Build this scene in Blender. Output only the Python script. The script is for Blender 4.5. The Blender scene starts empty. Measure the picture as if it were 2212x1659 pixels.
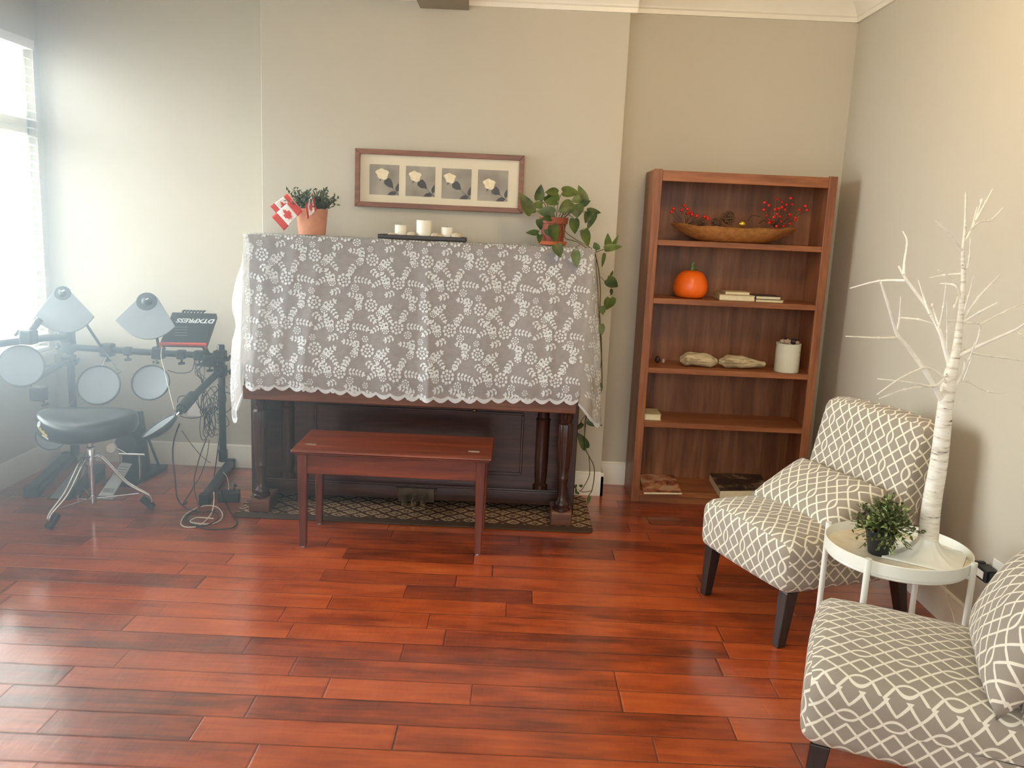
import bpy, bmesh, math, random
from math import sin, cos, pi, radians, sqrt
from mathutils import Vector, Matrix, noise

# ---------------------------------------------------------------- camera, world, lights, exposure
SC = bpy.context.scene
COL = SC.collection
W_PX, H_PX, F_PX = 2212, 1659, 1850.0
CAM_H, PITCH, ROLL, YAW = 1.55, radians(10.6), radians(2.55), radians(-0.15)
fwd = Vector((sin(YAW) * cos(PITCH), cos(YAW) * cos(PITCH), -sin(PITCH)))
r0 = Vector((cos(YAW), -sin(YAW), 0)); u0 = r0.cross(fwd)
RIGHT = r0 * cos(ROLL) + u0 * sin(ROLL); UP = -r0 * sin(ROLL) + u0 * cos(ROLL)
CAM = Vector((0, 0, CAM_H))
cam_d = bpy.data.cameras.new('camera'); cam = bpy.data.objects.new('camera', cam_d); COL.objects.link(cam)
cam_d.sensor_fit = 'HORIZONTAL'; cam_d.sensor_width = 36.0; cam_d.lens = 36.0 * F_PX / W_PX
cam_d.clip_start = 0.05; cam_d.clip_end = 200
M3 = Matrix((RIGHT, UP, -fwd)).transposed()
cam.matrix_world = Matrix.Translation(CAM) @ M3.to_4x4()
SC.camera = cam

def P(px, py, y=None, x=None, z=None):
    """a measured point of the photograph, carried out to a known plane of the room"""
    d = fwd + RIGHT * ((px - W_PX / 2) / F_PX) - UP * ((py - H_PX / 2) / F_PX)
    if y is not None: t = y / d.y
    elif x is not None: t = x / d.x
    else: t = (z - CAM_H) / d.z
    return CAM + d * t

# room measures (metres): x right, y into the room, z up
XL, XR, YR, YB = -2.78, 1.83, 5.09, 4.85          # left wall, right wall, recess wall, chimney breast wall
BX0, BX1 = -1.446, 0.532                          # chimney breast from .. to
WY0, WY1, WZ0, WZ1 = 2.6, 5.03, 0.69, 2.44       # window opening in the left wall
CEIL = 2.86

wd = bpy.data.worlds.new('world'); SC.world = wd; wd.use_nodes = True
bg = wd.node_tree.nodes['Background']; bg.inputs[0].default_value = (0.98, 0.98, 0.97, 1); bg.inputs[1].default_value = 1.2

def area(name, loc, target, sx, sy, watts, color, spread=None):
    l = bpy.data.lights.new(name, 'AREA'); l.shape = 'RECTANGLE'; l.size = sx; l.size_y = sy
    l.energy = watts; l.color = color
    if spread: l.spread = radians(spread)
    o = bpy.data.objects.new(name, l); COL.objects.link(o); o.location = loc
    o.rotation_euler = (Vector(target) - Vector(loc)).to_track_quat('-Z', 'Y').to_euler()
    return o
# daylight: the bright overcast sky standing outside the blinds of the left window
area('daylight', (-5.0, 6.6, 2.7), (-2.6, 5.6, 1.6), 12.0, 6.5, 5400, (0.84, 0.96, 1.0))
# warm ceiling lamp of the room behind the camera
area('ceiling_lamp', (0.9, 2.7, 2.82), (1.15, 4.7, 1.7), 0.5, 0.5, 21, (1.0, 0.72, 0.38))
# added pale fill lamp behind the camera, lifting the breast wall and lace
area('back_fill_light', (-0.8, -1.4, 2.2), (-0.75, 4.8, 1.5), 2.6, 1.3, 46, (0.88, 0.97, 1.0))
sun = bpy.data.lights.new('sun', 'SUN'); sun.energy = 0.25; sun.angle = radians(9); sun.color = (1.0, 0.98, 0.94)
so = bpy.data.objects.new('sun', sun); COL.objects.link(so)
so.rotation_euler = Vector((0.93, 0.32, -0.20)).to_track_quat('-Z', 'Y').to_euler()

SC.view_settings.view_transform = 'Standard'
SC.view_settings.look = 'None'
SC.view_settings.exposure = 0.24
SC.view_settings.gamma = 1.0
SC.view_settings.use_curve_mapping = False
SC.cycles.use_denoising = True
SC.cycles.max_bounces = 8
SC.cycles.diffuse_bounces = 4
SC.cycles.transparent_max_bounces = 12
SC.cycles.sample_clamp_indirect = 6
random.seed(7)

# ---------------------------------------------------------------- materials
def lin(c):
    return tuple(((v / 12.92) if v <= 0.04045 else ((v + 0.055) / 1.055) ** 2.4) for v in [x / 255 for x in c]) + (1,)

class NT:
    """small helper for writing node trees"""
    def __init__(s, name):
        s.m = bpy.data.materials.new(name); s.m.use_nodes = True
        s.t = s.m.node_tree; s.t.nodes.clear()
        s.out = s.t.nodes.new('ShaderNodeOutputMaterial')
    def n(s, typ, **kw):
        nd = s.t.nodes.new(typ)
        for k, v in kw.items(): setattr(nd, k, v)
        return nd
    def l(s, a, b): s.t.links.new(a, b)
    def put(s, sock, v):
        if isinstance(v, bpy.types.NodeSocket): s.l(v, sock)
        else: sock.default_value = v
    def math(s, op, a, b=None, c=None):
        nd = s.n('ShaderNodeMath', operation=op); s.put(nd.inputs[0], a)
        if b is not None: s.put(nd.inputs[1], b)
        if c is not None: s.put(nd.inputs[2], c)
        return nd.outputs[0]
    def mix(s, f, a, b, blend='MIX'):
        nd = s.n('ShaderNodeMix', data_type='RGBA', blend_type=blend); s.put(nd.inputs[0], f)
        s.put(nd.inputs[6], a); s.put(nd.inputs[7], b); return nd.outputs[2]
    def ramp(s, f, stops):
        nd = s.n('ShaderNodeValToRGB'); e = nd.color_ramp.elements
        while len(e) < len(stops): e.new(0.5)
        for q, (p, c) in zip(e, stops): q.position = p; q.color = c
        s.put(nd.inputs[0], f); return nd.outputs[0]
    def coord(s, kind='Object', scale=(1, 1, 1), rot=(0, 0, 0)):
        c = s.n('ShaderNodeTexCoord'); m = s.n('ShaderNodeMapping'); s.l(c.outputs[kind], m.inputs[0])
        m.inputs['Scale'].default_value = scale; m.inputs['Rotation'].default_value = rot
        return m.outputs[0]
    def noise(s, vec, scale, detail=4, rough=0.55, dist=0.0):
        nd = s.n('ShaderNodeTexNoise'); s.l(vec, nd.inputs['Vector']); nd.inputs['Scale'].default_value = scale
        nd.inputs['Detail'].default_value = detail; nd.inputs['Roughness'].default_value = rough
        nd.inputs['Distortion'].default_value = dist; return nd.outputs['Fac']
    def bump(s, h, strength=0.3, dist=0.01):
        nd = s.n('ShaderNodeBump'); nd.inputs['Strength'].default_value = strength; nd.inputs['Distance'].default_value = dist
        s.put(nd.inputs['Height'], h); return nd.outputs[0]
    def bsdf(s, color, rough=0.5, metal=0.0, normal=None, spec=None, **kw):
        b = s.n('ShaderNodeBsdfPrincipled'); s.put(b.inputs['Base Color'], color); s.put(b.inputs['Roughness'], rough)
        s.put(b.inputs['Metallic'], metal)
        if spec is not None: b.inputs['Specular IOR Level'].default_value = spec
        if normal is not None: s.l(normal, b.inputs['Normal'])
        for k, v in kw.items(): s.put(b.inputs[k], v)
        s.l(b.outputs[0], s.out.inputs[0]); s.b = b
        return s.m

def plain(name, rgb, rough=0.5, metal=0.0, var=0.06, nscale=18, bump=0.0, spec=None, **kw):
    t = NT(name); v = t.coord('Object'); f = t.noise(v, nscale, 3)
    c = lin(rgb); d = tuple(x * (1 - var * 2.2) for x in c[:3]) + (1,); e = tuple(min(1, x * (1 + var)) for x in c[:3]) + (1,)
    col = t.ramp(f, [(0.3, d), (0.7, e)])
    nm = t.bump(t.noise(v, nscale * 6, 3), bump, 0.004) if bump else None
    return t.bsdf(col, rough, metal, nm, spec, **kw)

def wood(name, dark, mid, light, axis='x', rough=0.35, scale=1.0, spec=0.5, coat=0.0):
    t = NT(name)
    s = {'x': (1.2, 14, 14), 'y': (14, 1.2, 14), 'z': (14, 14, 1.2)}[axis]
    v = t.coord('Object', tuple(k * scale for k in s)); f = t.noise(v, 1.6, 6, 0.6, 0.6)
    v2 = t.coord('Object', tuple(k * scale * 4 for k in s)); g = t.noise(v2, 1.5, 3)
    h = t.math('ADD', t.math('MULTIPLY', f, 0.75), t.math('MULTIPLY', g, 0.25))
    col = t.ramp(h, [(0.32, lin(dark)), (0.5, lin(mid)), (0.7, lin(light))])
    return t.bsdf(col, rough, 0, t.bump(g, 0.05, 0.003), spec, **({'Coat Weight': coat, 'Coat Roughness': 0.15} if coat else {}))

MAT = {}
def wall_mat(name, rgb):
    t = NT(name); v = t.coord('Object'); f = t.noise(v, 0.7, 2); g = t.noise(v, 260, 2)
    c = lin(rgb); col = t.mix(f, tuple(x * .97 for x in c[:3]) + (1,), tuple(min(1, x * 1.03) for x in c[:3]) + (1,))
    return t.bsdf(col, 0.75, 0, t.bump(g, 0.06, 0.001), 0.25)
MAT['wall'] = wall_mat('painted_wall', (199, 191, 172))
MAT['ceiling'] = wall_mat('ceiling_paint', (238, 232, 214))
MAT['beam'] = wall_mat('beam_paint', (150, 138, 118))
MAT['trim'] = plain('white_trim', (240, 234, 216), 0.38, var=0.02, nscale=3)

def floor_mat():
    t = NT('hand_scraped_planks')
    tc = t.n('ShaderNodeTexCoord'); sp = t.n('ShaderNodeSeparateXYZ'); t.l(tc.outputs['Object'], sp.inputs[0])
    x, y = sp.outputs[0], sp.outputs[1]
    PW = 0.130
    yr = t.math('DIVIDE', t.math('ADD', y, 0.045), PW); row = t.math('FLOOR', yr); fy = t.math('FRACT', yr)
    wn = t.n('ShaderNodeTexWhiteNoise', noise_dimensions='1D'); t.l(row, wn.inputs['W'])
    rr = wn.outputs['Value']
    ln = t.math('MULTIPLY_ADD', rr, 0.55, 0.62)
    xr = t.math('DIVIDE', t.math('ADD', x, t.math('MULTIPLY', rr, 37.0)), ln)
    # uneven board lengths: bend the running coordinate a little
    xr = t.math('ADD', xr, t.math('MULTIPLY', t.math('SINE', t.math('MULTIPLY_ADD', xr, 2.4, t.math('MULTIPLY', rr, 20.0))), 0.22))
    idx = t.math('FLOOR', xr); fx = t.math('FRACT', xr)
    cb = t.n('ShaderNodeCombineXYZ'); t.l(idx, cb.inputs[0]); t.l(row, cb.inputs[1])
    w2 = t.n('ShaderNodeTexWhiteNoise', noise_dimensions='2D'); t.l(cb.outputs[0], w2.inputs['Vector'])
    pv = w2.outputs['Value']
    # grain, shifted from board to board
    off = t.n('ShaderNodeCombineXYZ'); t.l(t.math('MULTIPLY', pv, 31.0), off.inputs[0]); t.l(t.math('MULTIPLY', pv, 17.0), off.inputs[1])
    va = t.n('ShaderNodeVectorMath', operation='ADD'); t.l(tc.outputs['Object'], va.inputs[0]); t.l(off.outputs[0], va.inputs[1])
    mp = t.n('ShaderNodeMapping'); t.l(va.outputs[0], mp.inputs[0]); mp.inputs['Scale'].default_value = (1.5, 16, 1)
    gr = t.noise(mp.outputs[0], 2.0, 6, 0.62, 0.8)
    mp2 = t.n('ShaderNodeMapping'); t.l(va.outputs[0], mp2.inputs[0]); mp2.inputs['Scale'].default_value = (1.0, 2.6, 1)
    blot = t.noise(mp2.outputs[0], 3.2, 3, 0.6)
    h = t.math('ADD', t.math('MULTIPLY', gr, 0.42), t.math('MULTIPLY', blot, 0.48))
    h = t.math('ADD', h, t.math('MULTIPLY', t.math('SUBTRACT', pv, 0.5), 0.20))
    h = t.math('ADD', h, 0.055)
    col = t.ramp(h, [(0.26, lin((78, 34, 16))), (0.40, lin((128, 52, 22))), (0.52, lin((166, 70, 28))), (0.66, lin((190, 88, 38))), (0.82, lin((210, 112, 56)))])
    # joints between the boards
    ey = t.math('MULTIPLY', t.math('MINIMUM', fy, t.math('SUBTRACT', 1.0, fy)), PW)
    ex = t.math('MULTIPLY', t.math('MINIMUM', fx, t.math('SUBTRACT', 1.0, fx)), ln)
    e = t.math('MINIMUM', ey, ex)
    gap = t.n('ShaderNodeMapRange'); gap.inputs[1].default_value = 0.0004; gap.inputs[2].default_value = 0.0022; t.l(e, gap.inputs[0])
    col = t.mix(gap.outputs[0], lin((38, 16, 10)), col)
    # hand scraped waves + eased edges
    mp3 = t.n('ShaderNodeMapping'); t.l(va.outputs[0], mp3.inputs[0]); mp3.inputs['Scale'].default_value = (30, 7, 1)
    sc = t.noise(mp3.outputs[0], 1.0, 2, 0.5, 0.5)
    mp4 = t.n('ShaderNodeMapping'); t.l(va.outputs[0], mp4.inputs[0]); mp4.inputs['Scale'].default_value = (3, 12, 1)
    sc2 = t.noise(mp4.outputs[0], 1.6, 2, 0.5)
    edge = t.n('ShaderNodeMapRange'); edge.inputs[2].default_value = 0.006; t.l(e, edge.inputs[0])
    hh = t.math('ADD', t.math('MULTIPLY', sc, 0.35), t.math('ADD', t.math('MULTIPLY', sc2, 0.6), t.math('MULTIPLY', edge.outputs[0], 0.5)))
    rg = t.math('MULTIPLY_ADD', gr, 0.16, 0.24)
    return t.bsdf(col, rg, 0, t.bump(hh, 0.42, 0.010), 0.5, **{'Coat Weight': 0.65, 'Coat Roughness': 0.14, 'Coat IOR': 1.6})
MAT['floor'] = floor_mat()

def trellis_mat():
    t = NT('trellis_fabric')
    uv = t.n('ShaderNodeUVMap'); sp = t.n('ShaderNodeSeparateXYZ'); t.l(uv.outputs[0], sp.inputs[0])
    TILE = 0.113
    def fold(v): return t.math('SUBTRACT', t.math('FRACT', t.math('DIVIDE', v, TILE)), 0.5)
    x, y = fold(sp.outputs[0]), fold(sp.outputs[1])
    u, v = t.math('ADD', x, y), t.math('SUBTRACT', x, y)
    au, av = t.math('ABSOLUTE', u), t.math('ABSOLUTE', v)
    def line(a, b):
        far = t.math('ABSOLUTE', t.math('SUBTRACT', a, 0.75))
        near = t.math('ADD', t.math('ABSOLUTE', t.math('SUBTRACT', a, 0.25)), t.math('LESS_THAN', b, 0.235))
        return t.math('MINIMUM', far, near)
    d = t.math('DIVIDE', t.math('MINIMUM', line(au, av), line(av, au)), 1.414)
    ax, ay = t.math('ABSOLUTE', x), t.math('ABSOLUTE', y)
    h = t.math('MULTIPLY', t.math('SUBTRACT', 1.0, t.math('POWER', t.math('MULTIPLY', ax, 4.0), 2.0)), 0.125)
    arc = t.math('ADD', t.math('MULTIPLY', t.math('ABSOLUTE', t.math('SUBTRACT', ay, h)), 0.85), t.math('GREATER_THAN', ax, 0.26))
    d = t.math('MINIMUM', d, arc)
    mr = t.n('ShaderNodeMapRange'); mr.inputs[1].default_value = 0.024; mr.inputs[2].default_value = 0.034; t.l(d, mr.inputs[0])
    vo = t.coord('Object'); f = t.noise(vo, 5, 3); wv = t.noise(vo, 420, 2)
    ground = t.mix(f, lin((152, 142, 127)), lin((170, 160, 144)))
    ground = t.mix(t.math('MULTIPLY', wv, 0.35), ground, lin((120, 110, 98)))
    col = t.mix(mr.outputs[0], lin((232, 226, 206)), ground)
    return t.bsdf(col, 0.85, 0, t.bump(wv, 0.25, 0.002), 0.2, **{'Sheen Weight': 0.15})
MAT['trellis'] = trellis_mat()

def rug_mat():
    t = NT('rug_lattice')
    tc = t.n('ShaderNodeTexCoord'); sp = t.n('ShaderNodeSeparateXYZ'); t.l(tc.outputs['Object'], sp.inputs[0])
    nz = t.math('MULTIPLY', t.math('SUBTRACT', t.noise(tc.outputs['Object'], 60, 2), 0.5), 0.35)
    a, b = t.math('DIVIDE', sp.outputs[0], 0.115), t.math('DIVIDE', sp.outputs[1], 0.10)
    u = t.math('ABSOLUTE', t.math('SUBTRACT', t.math('FRACT', t.math('ADD', a, b)), 0.5))
    v = t.math('ABSOLUTE', t.math('SUBTRACT', t.math('FRACT', t.math('SUBTRACT', a, b)), 0.5))
    m = t.math('MAXIMUM', u, v)            # 0 in the middle of a diamond, 0.5 on the lattice
    m = t.math('ADD', m, nz)
    rings = t.math('PINGPONG', m, 0.14)
    dark = t.math('GREATER_THAN', rings, 0.088)
    lat = t.math('GREATER_THAN', m, 0.46)
    k = t.math('MAXIMUM', dark, lat)
    col = t.mix(k, lin((178, 150, 116)), lin((88, 60, 47)))
    # dark band along front edge
    bord = t.math('LESS_THAN', sp.outputs[1], -0.225)
    col = t.mix(bord, col, lin((84, 66, 54)))
    wv = t.noise(tc.outputs['Object'], 300, 2)
    return t.bsdf(col, 0.95, 0, t.bump(wv, 0.5, 0.004), 0.1)
MAT['rug'] = rug_mat()

def lace_mats():
    t = NT('lace_net')
    tc = t.n('ShaderNodeUVMap'); sp = t.n('ShaderNodeSeparateXYZ'); t.l(tc.outputs[0], sp.inputs[0])
    wv = t.math('MULTIPLY_ADD', t.math('SINE', t.math('MULTIPLY', sp.outputs[1], 900.0)), 0.5, 0.5)
    wn = t.noise(tc.outputs[0], 30, 2)
    fac = t.math('ADD', t.math('MULTIPLY', wv, 0.16), t.math('MULTIPLY_ADD', wn, 0.14, 0.38))
    d = t.n('ShaderNodeBsdfDiffuse'); d.inputs[0].default_value = lin((236, 230, 226))
    tl = t.n('ShaderNodeBsdfTranslucent'); tl.inputs[0].default_value = lin((238, 238, 232))
    mx = t.n('ShaderNodeMixShader'); mx.inputs[0].default_value = 0.4; t.l(d.outputs[0], mx.inputs[1]); t.l(tl.outputs[0], mx.inputs[2])
    tr = t.n('ShaderNodeBsdfTransparent'); m2 = t.n('ShaderNodeMixShader'); t.l(fac, m2.inputs[0])
    t.l(tr.outputs[0], m2.inputs[1]); t.l(mx.outputs[0], m2.inputs[2]); t.l(m2.outputs[0], t.out.inputs[0])
    s = NT('lace_flowers'); v = s.coord('Object'); f = s.noise(v, 200, 2)
    d = s.n('ShaderNodeBsdfDiffuse'); s.l(s.ramp(f, [(0.3, lin((228, 234, 234))), (0.7, lin((250, 253, 253)))]), d.inputs[0])
    tl = s.n('ShaderNodeBsdfTranslucent'); tl.inputs[0].default_value = lin((245, 245, 240))
    mx = s.n('ShaderNodeMixShader'); mx.inputs[0].default_value = 0.3; s.l(d.outputs[0], mx.inputs[1]); s.l(tl.outputs[0], mx.inputs[2])
    tr = s.n('ShaderNodeBsdfTransparent'); m2 = s.n('ShaderNodeMixShader'); m2.inputs[0].default_value = 0.88
    s.l(tr.outputs[0], m2.inputs[1]); s.l(mx.outputs[0], m2.inputs[2]); s.l(m2.outputs[0], s.out.inputs[0])
    return t.m, s.m
MAT['lace'], MAT['lace_flower'] = lace_mats()

def birch_mat():
    t = NT('birch_bark'); v = t.coord('Object', (16, 16, 90)); f = t.noise(v, 1.0, 4, 0.6)
    v2 = t.coord('Object', (5, 5, 5)); g = t.noise(v2, 1.0, 2)
    v3 = t.coord('Object', (40, 40, 150)); k = t.noise(v3, 1.0, 2)
    c = t.ramp(f, [(0.30, lin((96, 84, 72))), (0.36, lin((205, 196, 180))), (0.48, lin((236, 230, 214))), (0.7, lin((246, 243, 232)))])
    c = t.mix(t.math('MULTIPLY', t.math('GREATER_THAN', k, 0.70), 0.75), c, lin((70, 58, 48)))
    c = t.mix(t.math('MULTIPLY', g, 0.2), c, lin((214, 196, 168)))
    return t.bsdf(c, 0.7, 0, t.bump(f, 0.3, 0.003), 0.3)
MAT['birch'] = birch_mat()
MAT['twig_white'] = plain('white_twig_bark', (244, 240, 226), 0.6, var=0.07, nscale=28)

def glass_mat():
    t = NT('clear_pane'); g = t.n('ShaderNodeBsdfGlossy'); g.inputs['Roughness'].default_value = 0.03
    tr = t.n('ShaderNodeBsdfTransparent'); fr = t.n('ShaderNodeFresnel'); fr.inputs[0].default_value = 1.35
    nz = t.noise(t.coord('Object'), 2.0, 1); f = t.math('MULTIPLY', fr.outputs[0], t.math('MULTIPLY_ADD', nz, 0.1, 0.12))
    m = t.n('ShaderNodeMixShader'); t.l(f, m.inputs[0]); t.l(tr.outputs[0], m.inputs[1]); t.l(g.outputs[0], m.inputs[2])
    t.l(m.outputs[0], t.out.inputs[0]); return t.m
MAT['pane'] = glass_mat()

def slat_mat():
    t = NT('blind_slat'); d = t.n('ShaderNodeBsdfDiffuse'); tl = t.n('ShaderNodeBsdfTranslucent')
    nz = t.noise(t.coord('Object', (30, 1, 30)), 1.0, 2)
    c = t.ramp(nz, [(0.3, lin((236, 234, 222))), (0.7, lin((248, 246, 238)))]); t.l(c, d.inputs[0]); t.l(c, tl.inputs[0])
    m = t.n('ShaderNodeMixShader'); m.inputs[0].default_value = 0.35; t.l(d.outputs[0], m.inputs[1]); t.l(tl.outputs[0], m.inputs[2])
    t.l(m.outputs[0], t.out.inputs[0]); return t.m
MAT['slat'] = slat_mat()

def leaf_mat(name, dark, light, scale=30, rough=0.4):
    t = NT(name); f = t.noise(t.coord('Object'), scale, 3, 0.6)
    c = t.ramp(f, [(0.35, lin(dark)), (0.65, lin(light))])
    return t.bsdf(c, rough, 0, None, 0.4)
MAT['pothos'] = leaf_mat('pothos_leaf', (38, 60, 26), (98, 112, 52), 9)
MAT['boxwood'] = leaf_mat('boxwood_leaf', (44, 66, 42), (96, 116, 74), 40, 0.55)
MAT['bush'] = leaf_mat('table_bush_leaf', (46, 58, 28), (104, 120, 62), 26, 0.5)
MAT['bush_light'] = leaf_mat('pale_bush_leaf', (138, 158, 92), (196, 208, 148), 40, 0.5)
MAT['vine'] = plain('vine_stem', (92, 78, 44), 0.6)
MAT['terracotta'] = plain('terracotta', (212, 144, 108), 0.8, var=0.08, nscale=14, bump=0.1)
MAT['plastic_terracotta'] = plain('terracotta_plastic', (150, 74, 50), 0.5, var=0.08)
MAT['saucer'] = plain('saucer_clay', (204, 112, 72), 0.5)
MAT['soil'] = plain('soil', (52, 38, 28), 0.95, var=0.25, nscale=60, bump=0.6)
MAT['piano'] = wood('piano_mahogany', (42, 24, 18), (60, 35, 26), (80, 48, 36), 'x', 0.26, 1.0, 0.5)
MAT['piano_v'] = wood('piano_mahogany_upright', (40, 24, 18), (58, 35, 26), (78, 48, 36), 'z', 0.26)
MAT['keybed'] = wood('key_slip_wood', (80, 48, 32), (104, 63, 44), (126, 80, 58), 'x', 0.35)
MAT['bench'] = wood('bench_cherry', (78, 34, 19), (112, 50, 29), (140, 68, 40), 'x', 0.32, 1.0)
MAT['bench_leg'] = wood('bench_leg_cherry', (72, 34, 22), (104, 49, 32), (130, 66, 44), 'z', 0.35)
MAT['case'] = wood('bookcase_maple', (110, 62, 34), (150, 90, 52), (174, 112, 68), 'x', 0.42)
MAT['case_v'] = wood('bookcase_maple_upright', (110, 62, 36), (148, 90, 54), (172, 112, 70), 'z', 0.42)
MAT['case_back'] = wood('bookcase_back', (94, 56, 34), (134, 84, 52), (164, 112, 74), 'z', 0.4, 0.6)
MAT['frame'] = wood('picture_frame_wood', (104, 62, 40), (130, 80, 52), (150, 96, 66), 'x', 0.4, 2)
MAT['chair_leg'] = wood('espresso_leg', (34, 26, 22), (48, 37, 32), (66, 54, 48), 'z', 0.35)
MAT['black'] = plain('black_plastic', (34, 37, 40), 0.45, var=0.08)
MAT['black_metal'] = plain('black_tube', (38, 42, 46), 0.33, 0.2, var=0.05)
MAT['rubber'] = plain('grey_rubber_pad', (140, 147, 152), 0.6, var=0.03)
MAT['rubber_rim'] = plain('dark_rubber_rim', (66, 72, 76), 0.5)
MAT['vinyl'] = plain('black_vinyl', (40, 44, 50), 0.28, var=0.05, nscale=40, bump=0.05)
MAT['chrome'] = plain('chrome', (200, 202, 204), 0.16, 1.0, var=0.03)
MAT['steel'] = plain('cast_steel', (172, 176, 178), 0.35, 0.7, var=0.06)
MAT['dark_brass'] = plain('tarnished_plate', (84, 70, 54), 0.4, 0.5, var=0.15)
MAT['nickel'] = plain('worn_nickel', (186, 172, 146), 0.25, 0.9)
MAT['brass'] = plain('aged_brass', (150, 128, 84), 0.3, 0.9, var=0.1)
MAT['red_bar'] = plain('red_panel', (206, 62, 48), 0.45)
MAT['white_print'] = plain('white_print', (222, 226, 226), 0.6, var=0.02)
MAT['yellow_print'] = plain('yellow_print', (226, 206, 120), 0.6, var=0.04)
MAT['white_metal'] = plain('white_powder_coat', (238, 238, 226), 0.35, var=0.02, nscale=5)
MAT['white_plastic'] = plain('white_plastic', (238, 234, 222), 0.4, var=0.02)
MAT['white_cable'] = plain('white_cable', (214, 208, 188), 0.5)
MAT['black_cable'] = plain('black_cable', (40, 38, 36), 0.5)
def tray_mat():
    t = NT('marbled_tray'); v = t.coord('Object'); f = t.noise(v, 5, 6, 0.65, 1.2)
    return t.bsdf(t.ramp(f, [(0.36, lin((196, 188, 170))), (0.46, lin((226, 214, 186))), (0.6, lin((236, 226, 200)))]), 0.3, 0, None, 0.4)
MAT['tray_top'] = tray_mat()
MAT['candle'] = plain('candle_wax', (244, 240, 222), 0.5, var=0.02, nscale=6, **{'Subsurface Weight': 0.3, 'Subsurface Radius': (0.02, 0.015, 0.01)})
MAT['dark_tray'] = plain('dark_wood_tray', (48, 38, 32), 0.4)
MAT['pebble'] = plain('pebble', (212, 196, 168), 0.6, var=0.12, nscale=30)
MAT['flag_red'] = plain('flag_red', (206, 56, 44), 0.7, var=0.03)
MAT['flag_white'] = plain('flag_white', (236, 228, 218), 0.7, var=0.03)
MAT['stick'] = plain('pale_wood_stick', (224, 196, 156), 0.6)
MAT['mat_board'] = plain('mat_board', (226, 214, 184), 0.8, var=0.02, nscale=8)
def photo_mat():
    t = NT('grey_photo'); v = t.coord('Object', (6, 1, 6)); f = t.noise(v, 1.4, 3)
    return t.bsdf(t.ramp(f, [(0.3, lin((130, 120, 104))), (0.7, lin((176, 166, 146)))]), 0.7)
MAT['photo'] = photo_mat()
MAT['rose'] = plain('rose_petal', (242, 226, 186), 0.6, var=0.08, nscale=50)
MAT['rose_leaf'] = plain('rose_leaf_print', (62, 58, 56), 0.6, var=0.1, nscale=60)
MAT['pumpkin'] = plain('orange_skin', (255, 112, 26), 0.35, var=0.05, nscale=6)
MAT['green_stem'] = plain('green_stem', (90, 132, 60), 0.5)
MAT['copper'] = plain('hammered_copper', (204, 146, 84), 0.4, 0.45, var=0.14, nscale=40, bump=0.5)
MAT['berry'] = plain('red_berry', (222, 40, 28), 0.3, var=0.08)
MAT['twig'] = plain('dark_twig', (70, 44, 30), 0.7)
MAT['cone'] = plain('pine_cone_scale', (126, 92, 62), 0.7, var=0.2, nscale=60)
MAT['gold'] = plain('gold_ball', (222, 178, 78), 0.25, 0.8)
MAT['paper'] = plain('paper_edge', (236, 224, 188), 0.8, var=0.04, nscale=80)
MAT['cream_cover'] = plain('cream_cover', (206, 188, 146), 0.6)
MAT['dark_cover'] = plain('dark_cover', (52, 44, 40), 0.4)
def driftwood_mat():
    t = NT('driftwood'); f = t.noise(t.coord('Object', (5, 40, 40)), 1.6, 5, 0.65)
    return t.bsdf(t.ramp(f, [(0.32, lin((126, 104, 74))), (0.5, lin((200, 182, 142))), (0.7, lin((230, 216, 180)))]), 0.85, 0, t.bump(f, 0.8, 0.01))
MAT['drift'] = driftwood_mat()
MAT['can'] = plain('enamel_can', (226, 226, 202), 0.4, var=0.03, nscale=5)
MAT['shell'] = plain('sea_shell', (206, 178, 156), 0.5, var=0.2, nscale=40)
MAT['dark_shell'] = plain('dark_shell', (58, 40, 38), 0.5, var=0.2, nscale=40)
def mag_mat(name, stops, scale):
    t = NT(name); f = t.noise(t.coord('Object', scale), 1.0, 4, 0.6, 0.6)
    return t.bsdf(t.ramp(f, stops), 0.35, 0, None, 0.5)
MAT['magazine'] = mag_mat('magazine_cover', [(0.34, lin((60, 34, 26))), (0.44, lin((176, 96, 64))), (0.55, lin((220, 172, 132))), (0.66, lin((206, 192, 170)))], (9, 9, 9))
MAT['album'] = mag_mat('album_cover', [(0.4, lin((36, 30, 28))), (0.56, lin((62, 50, 42))), (0.66, lin((150, 130, 96)))], (12, 12, 12))

# ---------------------------------------------------------------- mesh helpers
ORG = {}
def _link(o, parent):
    COL.objects.link(o)
    if parent is not None: o.parent = parent
    return o

def thing(name, label, cat, loc, group=None):
    o = bpy.data.objects.new(name, None); o.empty_display_size = 0.05; o.location = loc
    COL.objects.link(o); o['label'] = label; o['category'] = cat
    if group: o['group'] = group
    ORG[o.name] = Vector(loc); return o

def tag(o, label, cat, group=None):
    o['label'] = label; o['category'] = cat
    if group: o['group'] = group
    return o

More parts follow.
